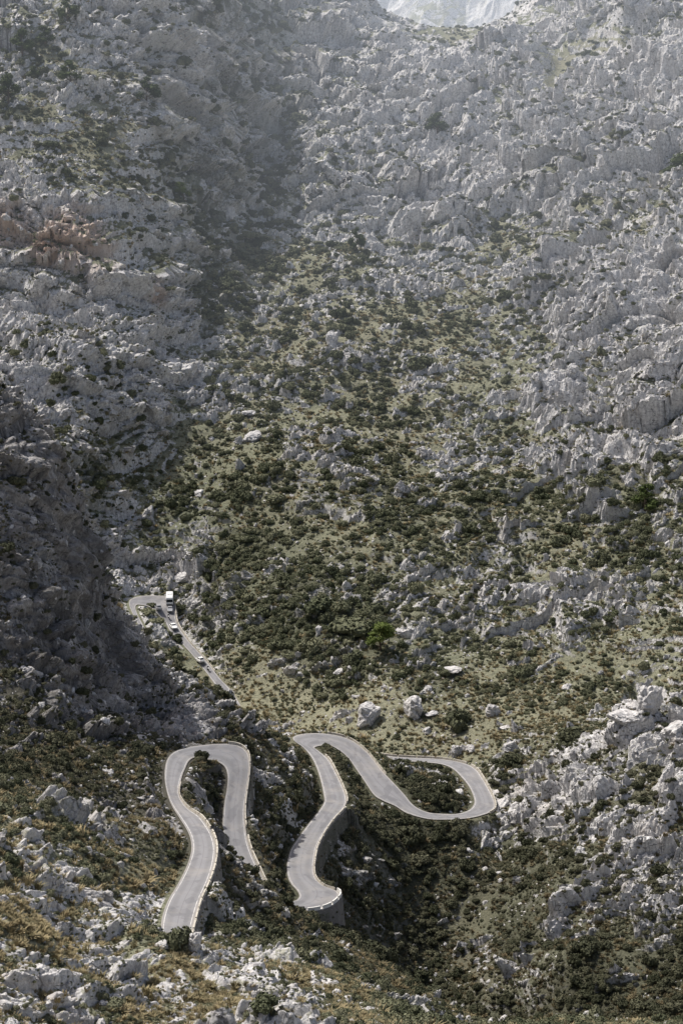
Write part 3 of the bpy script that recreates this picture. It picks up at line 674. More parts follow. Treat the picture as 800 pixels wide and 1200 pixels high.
# ------------------------------------------------------------------ scatter
def candidates(nn_, ymin=150, ymax=1400, ta=.25, power=1.0):
    """points about evenly spread over the view: density falls with distance"""
    Y = np.exp(RNG.uniform(math.log(ymin) * 1, math.log(ymax), nn_)); x = RNG.uniform(-ta, ta, nn_) * Y
    return x, Y
def visible(p, lift):
    t = np.linspace(.35, .995, 160); ok = np.ones(len(p), bool); q = p.copy(); q[:, 2] += lift
    for tt in t:
        r = q * tt; ok &= ~((bil(G, r[:, 0], r[:, 1]) > r[:, 2] + 1.0) & ((1 - tt) * q[:, 1] > 6))
    return ok
def gn_scatter(name, pos, rot, scl, idx, coll, label):
    me = bpy.data.meshes.new(name); me.vertices.add(len(pos)); me.vertices.foreach_set('co', np.asarray(pos, np.float32).ravel())
    a = me.attributes.new('irot', 'FLOAT_VECTOR', 'POINT'); a.data.foreach_set('vector', np.asarray(rot, np.float32).ravel())
    a = me.attributes.new('iscl', 'FLOAT_VECTOR', 'POINT'); a.data.foreach_set('vector', np.asarray(scl, np.float32).ravel())
    a = me.attributes.new('iidx', 'INT', 'POINT'); a.data.foreach_set('value', np.asarray(idx, np.int32).ravel())
    o = link(name, me); tag(o, label, kind='stuff')
    g = bpy.data.node_groups.new(name, 'GeometryNodeTree'); g.interface.new_socket('Geometry', in_out='INPUT', socket_type='NodeSocketGeometry'); g.interface.new_socket('Geometry', in_out='OUTPUT', socket_type='NodeSocketGeometry')
    nd = g.nodes.new; gi = nd('NodeGroupInput'); go = nd('NodeGroupOutput'); ip = nd('GeometryNodeInstanceOnPoints'); ci = nd('GeometryNodeCollectionInfo')
    ci.inputs['Collection'].default_value = coll; ci.inputs['Separate Children'].default_value = True; ci.inputs['Reset Children'].default_value = True
    def na(nm, ty):
        q = nd('GeometryNodeInputNamedAttribute'); q.data_type = ty; q.inputs['Name'].default_value = nm
        return [s for s in q.outputs if s.enabled and s.name == 'Attribute'][0]
    L = g.links.new; L(gi.outputs[0], ip.inputs['Points']); L(ci.outputs[0], ip.inputs['Instance']); ip.inputs['Pick Instance'].default_value = True
    L(na('iidx', 'INT'), ip.inputs['Instance Index']); L(na('irot', 'FLOAT_VECTOR'), ip.inputs['Rotation']); L(na('iscl', 'FLOAT_VECTOR'), ip.inputs['Scale'])
    L(ip.outputs[0], go.inputs[0]); md = o.modifiers.new('scatter', 'NODES'); md.node_group = g
    return o
ANCH = [(455,1160,'the brown rise at the bottom'),(545,1165,'the foot of the dark gully'),(330,1105,'the slope under the middle road'),(430,1105,'the wall foot of the middle road'),(40,885,'the dark bank at the left edge'),
 (482,830,'the large square white boulder'),(435,838,'the grey tooth-shaped boulder'),(534,840,'the round valley bush'),(447,750,'the bright pine'),
 (765,825,'the lower right crag'),(676,870,'the wide bush near that crag'),(390,405,'the tall lone boulder'),(297,514,'the angular shaded boulder'),(210,672,'the broad white boulder'),
 (270,250,'the pale rock pillar'),(198,705,'the white coach'),(238,890,'the top of the left hairpin'),(240,1040,'the lowest road straight'),(385,1060,"the middle road's lowest bend"),
 (395,940,'the kink in the middle road'),(575,945,'the tip of the right hairpin'),(355,865,'the top of the middle road'),(255,795,'the lower end of the far road'),
 (755,590,'the dark pine on the right'),(492,425,'the wide bush on the green slope'),(417,290,'the narrow tree in the upper valley'),(795,210,'the pine at the right edge'),
 (510,175,'the dull green crag tree'),(35,60,'the upper left pine row'),(95,285,'the orange cliff stain'),(120,690,'the shaded left crag'),(60,1050,'the straw grass at lower left'),
 (0,1198,'the bottom left corner'),(400,1198,'the middle of the bottom edge'),(798,1198,'the bottom right corner'),(590,1195,'the pale boulder at the bottom'),(760,370,'the big right-hand cliff'),
 (520,15,'the skyline notch'),(490,1050,'the middle of the dark gully'),(650,560,'the middle of the right slope'),(600,280,'the head of the green fan'),(300,985,'the rocks between the hairpins'),
 (150,930,'the bank above the lowest road'),(700,1000,'the middle of the right outcrop'),(110,1160,'the low green bush at lower left'),(650,740,'the pale gully on the right'),(2,860,'the left edge below the crag'),(230,1170,'the grass under the road end')]
used_labels = {}
def place_words(px, py, head):
    best = None
    for q in sorted(range(len(ANCH)), key=lambda i: (ANCH[i][0] - px) ** 2 + (ANCH[i][1] - py) ** 2)[:7]:
        ax_, ay_, nm = ANCH[q]; d = math.hypot(px - ax_, py - ay_); a = math.degrees(math.atan2(py - ay_, px - ax_)) % 360
        di = ['right of', 'below and right of', 'below', 'below and left of', 'left of', 'above and left of', 'above', 'above and right of'][int((a + 22.5) // 45) % 8]
        ds = 'just ' if d < 28 else ('' if d < 62 else ('some way ' if d < 100 else 'far '))
        lb = f"{head} {ds}{di} {nm}"
        best = best or lb
        if lb not in used_labels and len(lb.split()) <= 16: used_labels[lb] = 1; return lb
    return best
rcoll = bpy.data.collections.new('boulders'); scoll = bpy.data.collections.new('shrubs'); tcoll = bpy.data.collections.new('grass clumps')
rproto = bpy.data.collections.new('boulder kinds'); sproto = bpy.data.collections.new('shrub kinds'); tproto = bpy.data.collections.new('grass clump kinds')
for c_ in (rcoll, scoll, tcoll, rproto, sproto, tproto): col.children.link(c_)

def scatter_kind(name, meshes, x, y, size, zs, sink, nind, individual_group, proto, indiv, words, cat, stuffname, stufflabel, tilt, clear, onrock=1.):
    p, mk, dr, bb, e = surface(x, y)
    keep = (e > clear + size * 1.0) & ((mk < .5) | (RNG.uniform(0, 1, len(mk)) < onrock))
    p = p[keep]; size = size[keep]; zs = zs[keep]
    p[:, 2] -= size * sink
    px, py, ppm = project(p)
    idx = RNG.integers(0, len(meshes), len(p)) if name != 'shrub' else np.where((size < 1.0) & (RNG.uniform(0, 1, len(p)) < .72), RNG.integers(3, 5, len(p)), RNG.integers(0, 5, len(p)))
    rot = np.stack([RNG.normal(0, tilt, len(p)), RNG.normal(0, tilt, len(p)), RNG.uniform(0, 6.28, len(p))], 1)
    scl = np.stack([size * RNG.uniform(.8, 1.25, len(p)), size * RNG.uniform(.8, 1.25, len(p)), size * zs], 1)
    inview = (px > 3) & (px < 797) & (py > 5) & (py < 1197); app = size * ppm * inview
    cand = np.argsort(-app)[:nind * 3]; cand = cand[visible(p[cand], size[cand])]; pick = cand[:nind]
    ism = np.zeros(len(p), bool); ism[pick] = True
    order = []
    seen = set()
    for k in pick:                                          # one of every kind first: they double as the pattern for the masses
        if idx[k] not in seen: seen.add(idx[k]); order.append((idx[k], k))
    protos = dict(order)
    for i_, me in enumerate(meshes):
        if i_ not in protos: raise RuntimeError('kind missing')
    for i_ in range(len(meshes)):
        k = protos[i_]; o = link(name, meshes[i_], None, None, proto); o.name = '%s.%03d' % (name, i_) if i_ else name; ob_set(o, p[k], rot[k], scl[k], words(k, px, py, size, idx), cat, individual_group)
    done = set(protos.values())
    for k in pick:
        if k in done: continue
        o = link(name, meshes[idx[k]], None, None, indiv); ob_set(o, p[k], rot[k], scl[k], words(k, px, py, size, idx), cat, individual_group)
    r = ~ism
    gn_scatter(stuffname, p[r], rot[r], scl[r], idx[r], proto, stufflabel)
    print(name, 'individual', len(pick), 'mass', int(r.sum()))
def ob_set(o, p, rot, scl, label, cat, group):
    o.location = Vector(p); o.rotation_euler = rot; o.scale = scl; tag(o, label, cat, group + ' ' + label.split(' ', 3)[-1] if False else group)

# shrubs
n_ = 300000; x, y = candidates(n_, 190, 1380)
B = bil(MBUSH, x, y); R = bil(MROCK, x, y)
cl = fbm(x / 16, y / 16, 3, 201) * .9 + fbm(x / 4, y / 4, 2, 203) * .4
pr = np.clip(B * 1.1 - .02 + cl * .9, 0, 1) ** 1.4
k = RNG.uniform(0, 1, n_) < pr * np.interp(y, [500, 800], [.38, .62]); x = x[k]; y = y[k]; B = B[k]
n_big = len(x)
size = np.exp(RNG.normal(-.2, .42, len(x))) * (.55 + .75 * B) * np.interp(y, [200, 300, 500, 700, 900, 1300], [.45, .7, 1.0, 1.35, 1.7, 2.0])
size = np.minimum(size, 3.4)
x2, y2 = candidates(420000, 190, 1250); k = RNG.uniform(0, 1, len(x2)) < .30 + .9 * fbm(x2 / 9, y2 / 9, 3, 251) + .35 * (bil(MBUSH, x2, y2) - .4)
x2 = x2[k]; y2 = y2[k]; s2_ = np.exp(RNG.normal(-1.05, .3, len(x2))) * np.interp(y2, [200, 300, 500, 900, 1300], [.5, .7, 1.0, 1.4, 1.8])
x = np.concatenate([x, x2]); y = np.concatenate([y, y2]); size = np.concatenate([size, s2_])
COLW = ['dark green', 'dark green', 'dark green', 'olive', 'olive']
def shw(k, px, py, size, idx):
    s = 'large' if size[k] > 1.9 else ('medium' if size[k] > 1.2 else 'small')
    return place_words(px[k], py[k], f"{s} {COLW[idx[k]]} shrub")
scatter_kind('shrub', SHRUBS, x, y, size, RNG.uniform(.8, 1.25, len(x)), .12, 290, 'evergreen shrubs dotted over the slopes', sproto, scoll, shw, 'shrub', 'scrub', 'dense dark and olive scrub covering the slopes', .12, .4, .62)
# boulders / rubble
n_ = 210000; x, y = candidates(n_, 190, 1300)
R = bil(MROCK, x, y); pr = np.clip(.22 + R * .7 + fbm(x / 14, y / 14, 3, 301) * .9, 0, 1)
k = RNG.uniform(0, 1, n_) < pr * .42; x = x[k]; y = y[k]
size = np.exp(RNG.normal(-1.05, .6, len(x))) * np.interp(y, [200, 300, 500, 900, 1300], [.55, .75, 1.0, 1.3, 1.6]); size = np.minimum(size, 2.6)
def rkw(k, px, py, size, idx):
    s = 'big' if size[k] > 1.7 else ('mid-sized' if size[k] > 1. else 'small')
    f = ['blocky', 'flat', 'rounded', 'slab-like', 'upright', 'angular'][idx[k]]
    return place_words(px[k], py[k], f"{s} {f} pale boulder")
scatter_kind('boulder', ROCKS, x, y, size, RNG.uniform(.7, 1.3, len(x)), .25, 200, 'pale limestone boulders scattered over the slopes', rproto, rcoll, rkw, 'boulder', 'rubble', 'pale limestone rubble strewn over the slopes', .35, .3)
# grass clumps
n_ = 260000; x, y = candidates(n_, 190, 900)
D_ = bil(MDRY, x, y); R = bil(MROCK, x, y)
pr = np.clip(.25 + D_ * .7 - R * .25 + fbm(x / 7, y / 7, 3, 401) * .8, 0, 1)
k = RNG.uniform(0, 1, n_) < pr * .55; x = x[k]; y = y[k]
size = np.exp(RNG.normal(-.6, .35, len(x))) * np.interp(y, [200, 300, 500, 900], [1.1, 1.1, 1.25, 1.6])
def tfw(k, px, py, size, idx): return place_words(px[k], py[k], f"{'bushy' if size[k] > .9 else 'small'} dry grass clump")
scatter_kind('grass_clump', TUFTS, x, y, size, RNG.uniform(.6, 1.1, len(x)), .05, 60, 'dry grass clumps on the near slope', tproto, tcoll, tfw, 'grass clump', 'grass', 'dry straw and olive grass over the slopes', .2, .1, .12)

# ------------------------------------------------------------------ landmark boulders and trees
def ground_at(px, py):
    x_, y_, z_ = cast(px, py)
    p, *_ = surface(x_, y_); return p[0]
def landmark(px, py, w, hgt, kind, label, rotz=0., tilt=(0, 0)):
    """w, hgt: half width and half height in metres"""
    g_ = ground_at(px, py)
    o = link('boulder', ROCKS[kind], None, None, rcoll); o.location = Vector(g_) + Vector((0, 0, hgt * .22)); o.scale = (w, w, hgt / .8); o.rotation_euler = (tilt[0], tilt[1], rotz)
    tag(o, label, 'boulder')
landmark(482, 836, 4.4, 3.5, 0, 'large square white boulder in the valley right of the grey tooth-shaped rock', 2.2)
landmark(433, 843, 5.0, 4.8, 4, 'grey tooth-shaped leaning boulder above the valley grass', .5, (.1, .25))
landmark(505, 839, 2.8, 1.6, 3, 'flat white boulder between the square white boulder and the round bush', .3)
landmark(500, 857, 1.9, 1.2, 2, 'small pale boulder in the valley grass below the flat white boulder', 1.)
landmark(578, 838, 2.8, 2.2, 0, 'pale boulder with dark shadow right of the round valley bush', .2)
landmark(592, 855, 2.4, 1.0, 3, 'low flat pale boulder at the right end of the valley grass', .2)
landmark(530, 790, 3.6, 1.3, 1, 'long flat white slab boulder above the round valley bush', .1)
landmark(374, 743, 1.6, 2.4, 4, 'small upright white boulder left of the bright pine', .4)
landmark(397, 790, 2.2, 1.8, 5, 'pale angular boulder below the bright pine', .4)
landmark(390, 405, 4.0, 5.4, 4, 'tall pale boulder standing alone on the middle mountainside', .7)
landmark(297, 514, 5.0, 3.6, 5, 'pale angular boulder with a shaded side on the middle mountainside', .7)
landmark(292, 490, 3.6, 1.8, 1, 'flat pale boulder just above the angular shaded boulder', .7)
landmark(267, 466, 3.6, 1.6, 3, 'flat white slab boulder highest of the middle mountainside cluster', .1)
landmark(280, 518, 2.1, 2.0, 2, 'small rounded boulder left of the angular shaded boulder', .1)
landmark(210, 672, 5.2, 3.6, 5, 'broad white boulder above the bus on the far road', .2)
landmark(270, 250, 3.8, 7.0, 4, 'upright pale rock pillar in the shaded upper gully', .4)
landmark(337, 285, 2.6, 2.6, 0, 'small white boulder at the top of the green slope', .4)
landmark(598, 883, 2.8, 2.2, 2, 'pale rounded boulder in the scrub right of the hairpin', .4)
landmark(537, 932, 2.0, 1.9, 5, 'pale pointed boulder inside the right hairpin', .7)
landmark(535, 882, 2.2, 1.7, 0, 'white boulder beyond the right hairpin parapet', .7)
landmark(552, 880, 1.9, 1.6, 5, 'second white boulder beyond the right hairpin parapet', 1.7)
landmark(294, 965, 1.3, 1.9, 2, 'rounded grey boulder against the parapet below the left hairpin', .7)
landmark(765, 843, 5.0, 4.6, 0, 'rounded grey crag crowning the lower right outcrop', .9, (.1, -.1))
landmark(742, 860, 6.0, 3.2, 5, 'broad pale shoulder of rock left of the crowning crag', .2, (0, .3))
landmark(790, 866, 5., 3.0, 2, 'dark split rock mass right of the crowning crag', 1.2)
landmark(590, 1195, 1.5, 1.1, 2, 'small pale boulder at the bottom edge of the gully', 1.2)
landmark(385, 1180, .6, .45, 2, 'small white round boulder on the near slope at the bottom', .2)

def tree_meshes(seed, h=1.0, nl=2600, lean=0.):
    r = random.Random(seed); g = np.random.default_rng(seed)
    bm = bmesh.new()
    def limb(a, b, r0, r1, n=7):
        a = Vector(a); b = Vector(b); d = (b - a).normalized(); s = d.orthogonal().normalized(); t = d.cross(s); R0 = []; R1 = []
        for k in range(n):
            q = 6.283 * k / n; v = s * math.cos(q) + t * math.sin(q); R0.append(bm.verts.new(a + v * r0)); R1.append(bm.verts.new(b + v * r1))
        for k in range(n): bm.faces.new((R0[k], R0[(k + 1) % n], R1[(k + 1) % n], R1[k]))
        bm.faces.new(R1)
    pts_ = [(0, 0, -.06)]; x_ = y_ = 0
    for k in range(1, 6): x_ += r.uniform(-.02, .02) + lean * .03; y_ += r.uniform(-.02, .02); pts_.append((x_, y_, k * .16))
    for k in range(5): limb(pts_[k], pts_[k + 1], .035 * (1 - k * .16), .035 * (1 - (k + 1) * .16))
    lobes = []
    for k in range(15):
        t = r.uniform(.28, .95); a = r.uniform(0, 6.28); d = (1 - t) * .42 + .06; base = pts_[min(5, int(t * 5.3))]
        c = (base[0] + math.cos(a) * d + lean * .1 * t, base[1] + math.sin(a) * d, t + .02); limb((base[0], base[1], min(base[2], t)), c, .012, .004, 5)
        lobes.append((*c, r.uniform(.09, .17)))
    lobes.append((pts_[-1][0], pts_[-1][1], .93, .10))
    me1 = bpy.data.meshes.new('trunk'); bm.to_mesh(me1); bm.free()
    V = []; TF = []
    for lx, ly, lz, lr in lobes:
        b = len(V); q = IV2 * (lr * .7) * (1 + .2 * g.standard_normal((len(IV2), 1))) * [1, 1, .65] + [lx, ly, lz]; V += q.tolist(); TF += (IF2 + b).tolist()
    for _ in range(nl):
        lx, ly, lz, lr = lobes[r.randrange(len(lobes))]; d = g.standard_normal(3); d /= np.linalg.norm(d)
        c = np.array([lx, ly, lz]) + d * lr * [1, 1, .75] * r.uniform(.7, 1.35)
        n = d + g.standard_normal(3) * .7; t = np.cross(n, g.standard_normal(3)); t /= np.linalg.norm(t) + 1e-6; s = np.cross(n, t); s /= np.linalg.norm(s) + 1e-6
        L = .028 * r.uniform(.6, 1.5); w = L * .45; b = len(V)
        V += [(c - t * L).tolist(), (c + s * w).tolist(), (c + t * L).tolist(), (c - s * w).tolist()]; TF += [[b, b + 1, b + 2], [b, b + 2, b + 3]]
    return me1, np_mesh('crown', V, TF, False)
PINES = [tree_meshes(31), tree_meshes(32, lean=.5), tree_meshes(33)]
for a, b in PINES: a.materials.append(M['bark']); b.materials.append(M['pine'])
bright = tree_meshes(34, lean=-1.2); bright[0].materials.append(M['bark']); bright[1].materials.append(M['pinebright'])
def tree(px, py, hpx, kind, label, wide=1., group=None, name='pine_tree'):
    g_ = ground_at(px, py); s = hpx / project(g_)[2]
    a, b = kind; root = bpy.data.objects.new(name, None); col.objects.link(root); root.location = Vector(g_) - Vector((0, 0, s * .03))
    root.scale = (s * wide, s * wide, s); root.rotation_euler = (0, 0, random.uniform(0, 6)); tag(root, label, 'tree', group)
    link('trunk', a, None, root); link('crown', b, None, root)
tree(445, 765, 36, bright, 'bright yellow-green leaning pine on the lower mountainside', 1.25)
for q, (px, py, h_) in enumerate([(27, 66, 28), (54, 55, 24), (80, 42, 28), (10, 124, 32), (82, 112, 28), (168, 132, 32), (40, 95, 16)]):
    tree(px, py, h_, PINES[q % 3], ['slim pine second from the left at the upper left corner', 'slim pine between two others at the upper left corner', 'wide dark pine right of the upper left row', 'dark pine at the left edge below the upper left row', 'pine on the pale ledge below the upper left row', 'dark pine at the brink of the upper left spur', 'smallest pine of the upper left cluster'][q], 1.15, 'pines on the upper left spur')
tree(215, 240, 22, bright, 'small yellow-green tree in the upper shaded gully', 1.1)
tree(795, 222, 32, PINES[0], 'dark pine at the right edge high up', 1.4)
tree(755, 602, 34, PINES[1], 'dark pine on the right side of the middle mountainside', 1.1)
tree(417, 298, 30, PINES[2], 'dark narrow tree at the head of the green slope', .8)
tree(510, 182, 26, PINES[0], 'dull green tree against the upper grey crags', 1.3)
def bigshrub(px, py, wpx, hr, k, label):
    g_ = ground_at(px, py); s = wpx / 2 / project(g_)[2] / .95
    o = link('shrub', SHRUBS[k], None, None, scoll); o.location = Vector(g_) - Vector((0, 0, s * .1)); o.scale = (s, s, s * hr); o.rotation_euler = (0, 0, random.uniform(0, 6)); tag(o, label, 'shrub')
bigshrub(214, 1110, 40, 1.2, 0, 'dark bush hiding the lower end of the lowest road')
bigshrub(198, 1106, 34, 1.1, 1, 'small dark bush at the left corner of the lower road end')
landmark(189, 1112, 1.6, 1.3, 5, 'pale boulder at the lower left corner of the road end', .3)
landmark(226, 1115, 1.6, 1.2, 0, 'pale boulder below the parapet at the lower road end', 1.3)
bigshrub(534, 850, 38, 1.1, 0, 'big round dark bush in the valley right of the flat white boulder')
bigshrub(676, 878, 46, .8, 2, 'wide dark bush between the valley and the right outcrop')
bigshrub(470, 902, 30, .9, 1, 'dark round bush by the pull-out above the right hairpin')
bigshrub(236, 893, 18, 1.2, 0, 'small dark round bush at the top of the left hairpin island')
bigshrub(487, 918, 26, .7, 2, 'dark low bush on the right hairpin island')
bigshrub(505, 938, 26, .8, 0, 'dark bush low on the right hairpin island')
bigshrub(600, 895, 28, .8, 0, 'dark bush right of the right hairpin near white rocks')
bigshrub(245, 1062, 12, 1.0, 0, 'dark small bush growing over the parapet of the lowest road')
bigshrub(207, 748, 16, 1.0, 0, 'dark bush on the inner side of the far road beside the white car')
bigshrub(178, 712, 12, .8, 2, 'small bush inside the far hairpin')
bigshrub(492, 430, 40, .7, 0, 'wide dark bush on the green mountainside')
bigshrub(408, 735, 60, .6, 1, 'broad dark thicket left of the bright pine')
bigshrub(375, 715, 50, .6, 0, 'broad dark thicket furthest left on the lower mountainside')
bigshrub(160, 722, 0.1 + 8, .7, 3, 'olive bush at the far hairpin island')
bigshrub(170, 722, 22, .6, 3, 'olive grass-like bush covering the far hairpin island')
bigshrub(184, 735, 22, .6, 4, 'dull olive bush low on the far hairpin island')

def bm_obj(name, bm, m, parent=None, smooth=False):
    me = bpy.data.meshes.new(name); bm.to_mesh(me); bm.free()
    if smooth:
        for p_ in me.polygons: p_.use_smooth = True
    return link(name, me, m, parent)
def loft(name, secs, m, parent, bevel=.0):
    """closed sections (lists of points, same count) joined into one solid"""
    bm = bmesh.new(); R_ = [[bm.verts.new(p_) for p_ in s_] for s_ in secs]; n_ = len(R_[0])
    for a, b in zip(R_, R_[1:]):
        for k in range(n_): bm.faces.new((a[k], a[(k + 1) % n_], b[(k + 1) % n_], b[k]))
    bm.faces.new(R_[0][::-1]); bm.faces.new(R_[-1]); bmesh.ops.recalc_face_normals(bm, faces=bm.faces)
    if bevel: bmesh.ops.bevel(bm, geom=[e_ for e_ in bm.edges if e_.calc_face_angle(0) > .5], offset=bevel, segments=2, affect='EDGES')
    return bm_obj(name, bm, m, parent, False)
def quad(name, pts_, m, parent):
    bm = bmesh.new(); bm.faces.new([bm.verts.new(p_) for p_ in pts_]); return bm_obj(name, bm, m, parent)
def disc_wheel(parent, x_, y_, r_, w_, rimm=None):
    def ringp(rad, wd, name, m, par):
        bm = bmesh.new(); A_ = []; prof = [(-wd / 2, rad * .62), (-wd / 2, rad * .93), (-wd * .35, rad), (wd * .35, rad), (wd / 2, rad * .93), (wd / 2, rad * .62)] if name == 'tyre' else [(-wd / 2, .01), (-wd / 2 * .8, rad), (wd / 2 * .8, rad), (wd / 2, .01)]
        for k in range(20):
            a = 6.28318 * k / 20; A_.append([bm.verts.new((px_, 0, 0)) if 0 else bm.verts.new((px_, math.cos(a) * rr_, math.sin(a) * rr_)) for px_, rr_ in prof])
        for k in range(20):
            for j in range(len(prof) - 1): bm.faces.new((A_[k][j], A_[k][j + 1], A_[(k + 1) % 20][j + 1], A_[(k + 1) % 20][j]))
        return bm_obj(name, bm, m, par, True)
    o = bpy.data.objects.new('wheel', None); col.objects.link(o); o.parent = parent; o.location = (x_, y_, r_)
    ringp(r_, w_, 'tyre', M['dark'], o); ringp(r_ * .63, w_ * .9, 'rim', rimm or M['chrome'], o); return o
def make_car(paint, label, cat='car', L=4.1, Wd=1.76, H=1.46):
    root = bpy.data.objects.new('parked_car' if 0 else 'car', None); col.objects.link(root); tag(root, label, cat)
    hw = Wd / 2
    # front is -y ; stations along the body: y, half width, belt height, bottom
    st_ = [(-L / 2, .78, .56, .32), (-L / 2 + .12, .92, .66, .22), (-L / 2 + .9, 1, .84, .2), (-L / 2 + 1.2, 1, .92, .2), (0, 1, .95, .2), (L / 2 - .7, 1, .97, .2), (L / 2 - .12, .93, .93, .24), (L / 2, .82, .85, .34)]
    loft('body', [[(-hw * w_, y_, b_), (-hw * w_, y_, t_ - .16), (-hw * w_ * .93, y_, t_), (hw * w_ * .93, y_, t_), (hw * w_, y_, t_ - .16), (hw * w_, y_, b_)] for y_, w_, t_, b_ in st_], paint, root, .03)
    cab = [(-L / 2 + 1.15, .86, .93, .94), (-L / 2 + 1.85, .76, .94, H), (L / 2 - 1.0, .76, .95, H), (L / 2 - .25, .84, .95, .98)]
    loft('roof', [[(-hw * .86, y_, b_), (-hw * w_, y_, t_), (hw * w_, y_, t_), (hw * .86, y_, b_)] for y_, w_, b_, t_ in cab], paint, root, .03)
    def on(a, b, t, off=.012): return tuple(a[k] + (b[k] - a[k]) * t for k in range(3))
    e_ = .02
    quad('windscreen', [(-hw * .78, cab[0][0] + .1, .99 + e_), (hw * .78, cab[0][0] + .1, .99 + e_), (hw * .70, cab[1][0] - .06, H - .05 + e_), (-hw * .70, cab[1][0] - .06, H - .05 + e_)], M['glass'], root)
    quad('rear_window', [(hw * .76, cab[3][0] - .04, 1.05 + e_), (-hw * .76, cab[3][0] - .04, 1.05 + e_), (-hw * .7, cab[2][0] + .1, H - .05 + e_), (hw * .7, cab[2][0] + .1, H - .05 + e_)], M['glass'], root)
    for s_ in (-1, 1):
        quad('side_window', [(s_ * (hw * .86 + .01), cab[0][0] + .3, 1.0), (s_ * (hw * .86 + .01), cab[3][0] - .2, 1.0), (s_ * (hw * .78 + .012), cab[2][0] - .02, H - .1), (s_ * (hw * .78 + .012), cab[1][0] + .02, H - .1)], M['glass'], root)
        bm = bmesh.new(); bmesh.ops.create_icosphere(bm, subdivisions=2, radius=.15, matrix=Matrix.Translation((s_ * hw * .72, -L / 2 + .1, .62)) @ Matrix.Diagonal((1.2, .6, .6, 1))); bm_obj('headlight', bm, M['lamp'], root, True)
        bm = bmesh.new(); bmesh.ops.create_icosphere(bm, subdivisions=2, radius=.13, matrix=Matrix.Translation((s_ * hw * .8, L / 2 - .06, .76)) @ Matrix.Diagonal((.8, .5, 1.1, 1))); bm_obj('tail_light', bm, M['red'], root, True)
        bm = bmesh.new(); bmesh.ops.create_icosphere(bm, subdivisions=2, radius=.11, matrix=Matrix.Translation((s_ * (hw + .07), cab[0][0] + .35, 1.0)) @ Matrix.Diagonal((1, .6, .7, 1))); bm_obj('mirror', bm, paint, root, True)
        for y_ in (-L / 2 + .78, L / 2 - .78): disc_wheel(root, s_ * (hw - .09), y_, .31, .2)
    bm = bmesh.new(); bmesh.ops.create_cube(bm, size=1, matrix=Matrix.Translation((0, -L / 2 - .01, .45)) @ Matrix.Diagonal((Wd * .55, .05, .14, 1))); bm_obj('grille', bm, M['dark'], root)
    return root
def make_bus(label):
    root = bpy.data.objects.new('bus', None); col.objects.link(root); tag(root, label, 'bus'); L, hw, H = 7.6, 1.18, 3.05
    st_ = [(-L / 2, .95, 2.35, .45), (-L / 2 + .12, 1, 2.75, .32), (-L / 2 + .6, 1, H, .32), (L / 2 - .4, 1, H, .32), (L / 2, .96, H - .15, .42)]
    loft('body', [[(-hw * w_, y_, b_), (-hw * w_, y_, t_ - .25), (-hw * w_ * .88, y_, t_), (hw * w_ * .88, y_, t_), (hw * w_, y_, t_ - .25), (hw * w_, y_, b_)] for y_, w_, t_, b_ in st_], M['white'], root, .06)
    quad('windscreen', [(-hw * .9, -L / 2 - .012, 1.25), (hw * .9, -L / 2 - .012, 1.25), (hw * .88, -L / 2 - .012, 2.2), (-hw * .88, -L / 2 - .012, 2.2)], M['glass'], root)
    quad('rear_window', [(-hw * .8, L / 2 + .012, 1.7), (hw * .8, L / 2 + .012, 1.7), (hw * .8, L / 2 + .012, 2.5), (-hw * .8, L / 2 + .012, 2.5)], M['glass'], root)
    for s_ in (-1, 1):
        for k in range(5):
            y_ = -L / 2 + .7 + k * 1.28; quad('side_window', [(s_ * (hw + .012), y_, 1.45), (s_ * (hw + .012), y_ + 1.16, 1.45), (s_ * (hw + .012), y_ + 1.16, 2.45), (s_ * (hw + .012), y_, 2.45)], M['glass'], root)
        for y_ in (-L / 2 + 1.3, L / 2 - 1.7): disc_wheel(root, s_ * (hw - .12), y_, .44, .26)
        bm = bmesh.new(); bmesh.ops.create_icosphere(bm, subdivisions=2, radius=.16, matrix=Matrix.Translation((s_ * .85, -L / 2 - .01, .8)) @ Matrix.Diagonal((1.1, .4, .7, 1))); bm_obj('headlight', bm, M['lamp'], root, True)
        bm = bmesh.new(); bmesh.ops.create_cube(bm, size=1, matrix=Matrix.Translation((s_ * 1.36, -L / 2 - .05, 2.0)) @ Matrix.Diagonal((.2, .12, .4, 1))); bm_obj('mirror', bm, M['dark'], root)
    bm = bmesh.new(); bmesh.ops.create_cube(bm, size=1, matrix=Matrix.Translation((0, .3, H + .1)) @ Matrix.Diagonal((1.5, 2.2, .22, 1))); bmesh.ops.bevel(bm, geom=bm.edges[:], offset=.05, segments=2, affect='EDGES'); bm_obj('roof_unit', bm, M['white'], root)
    bm = bmesh.new(); bmesh.ops.create_cube(bm, size=1, matrix=Matrix.Translation((0, -L / 2 - .02, .5)) @ Matrix.Diagonal((2.1, .06, .2, 1))); bm_obj('bumper', bm, M['dark'], root)
    return root
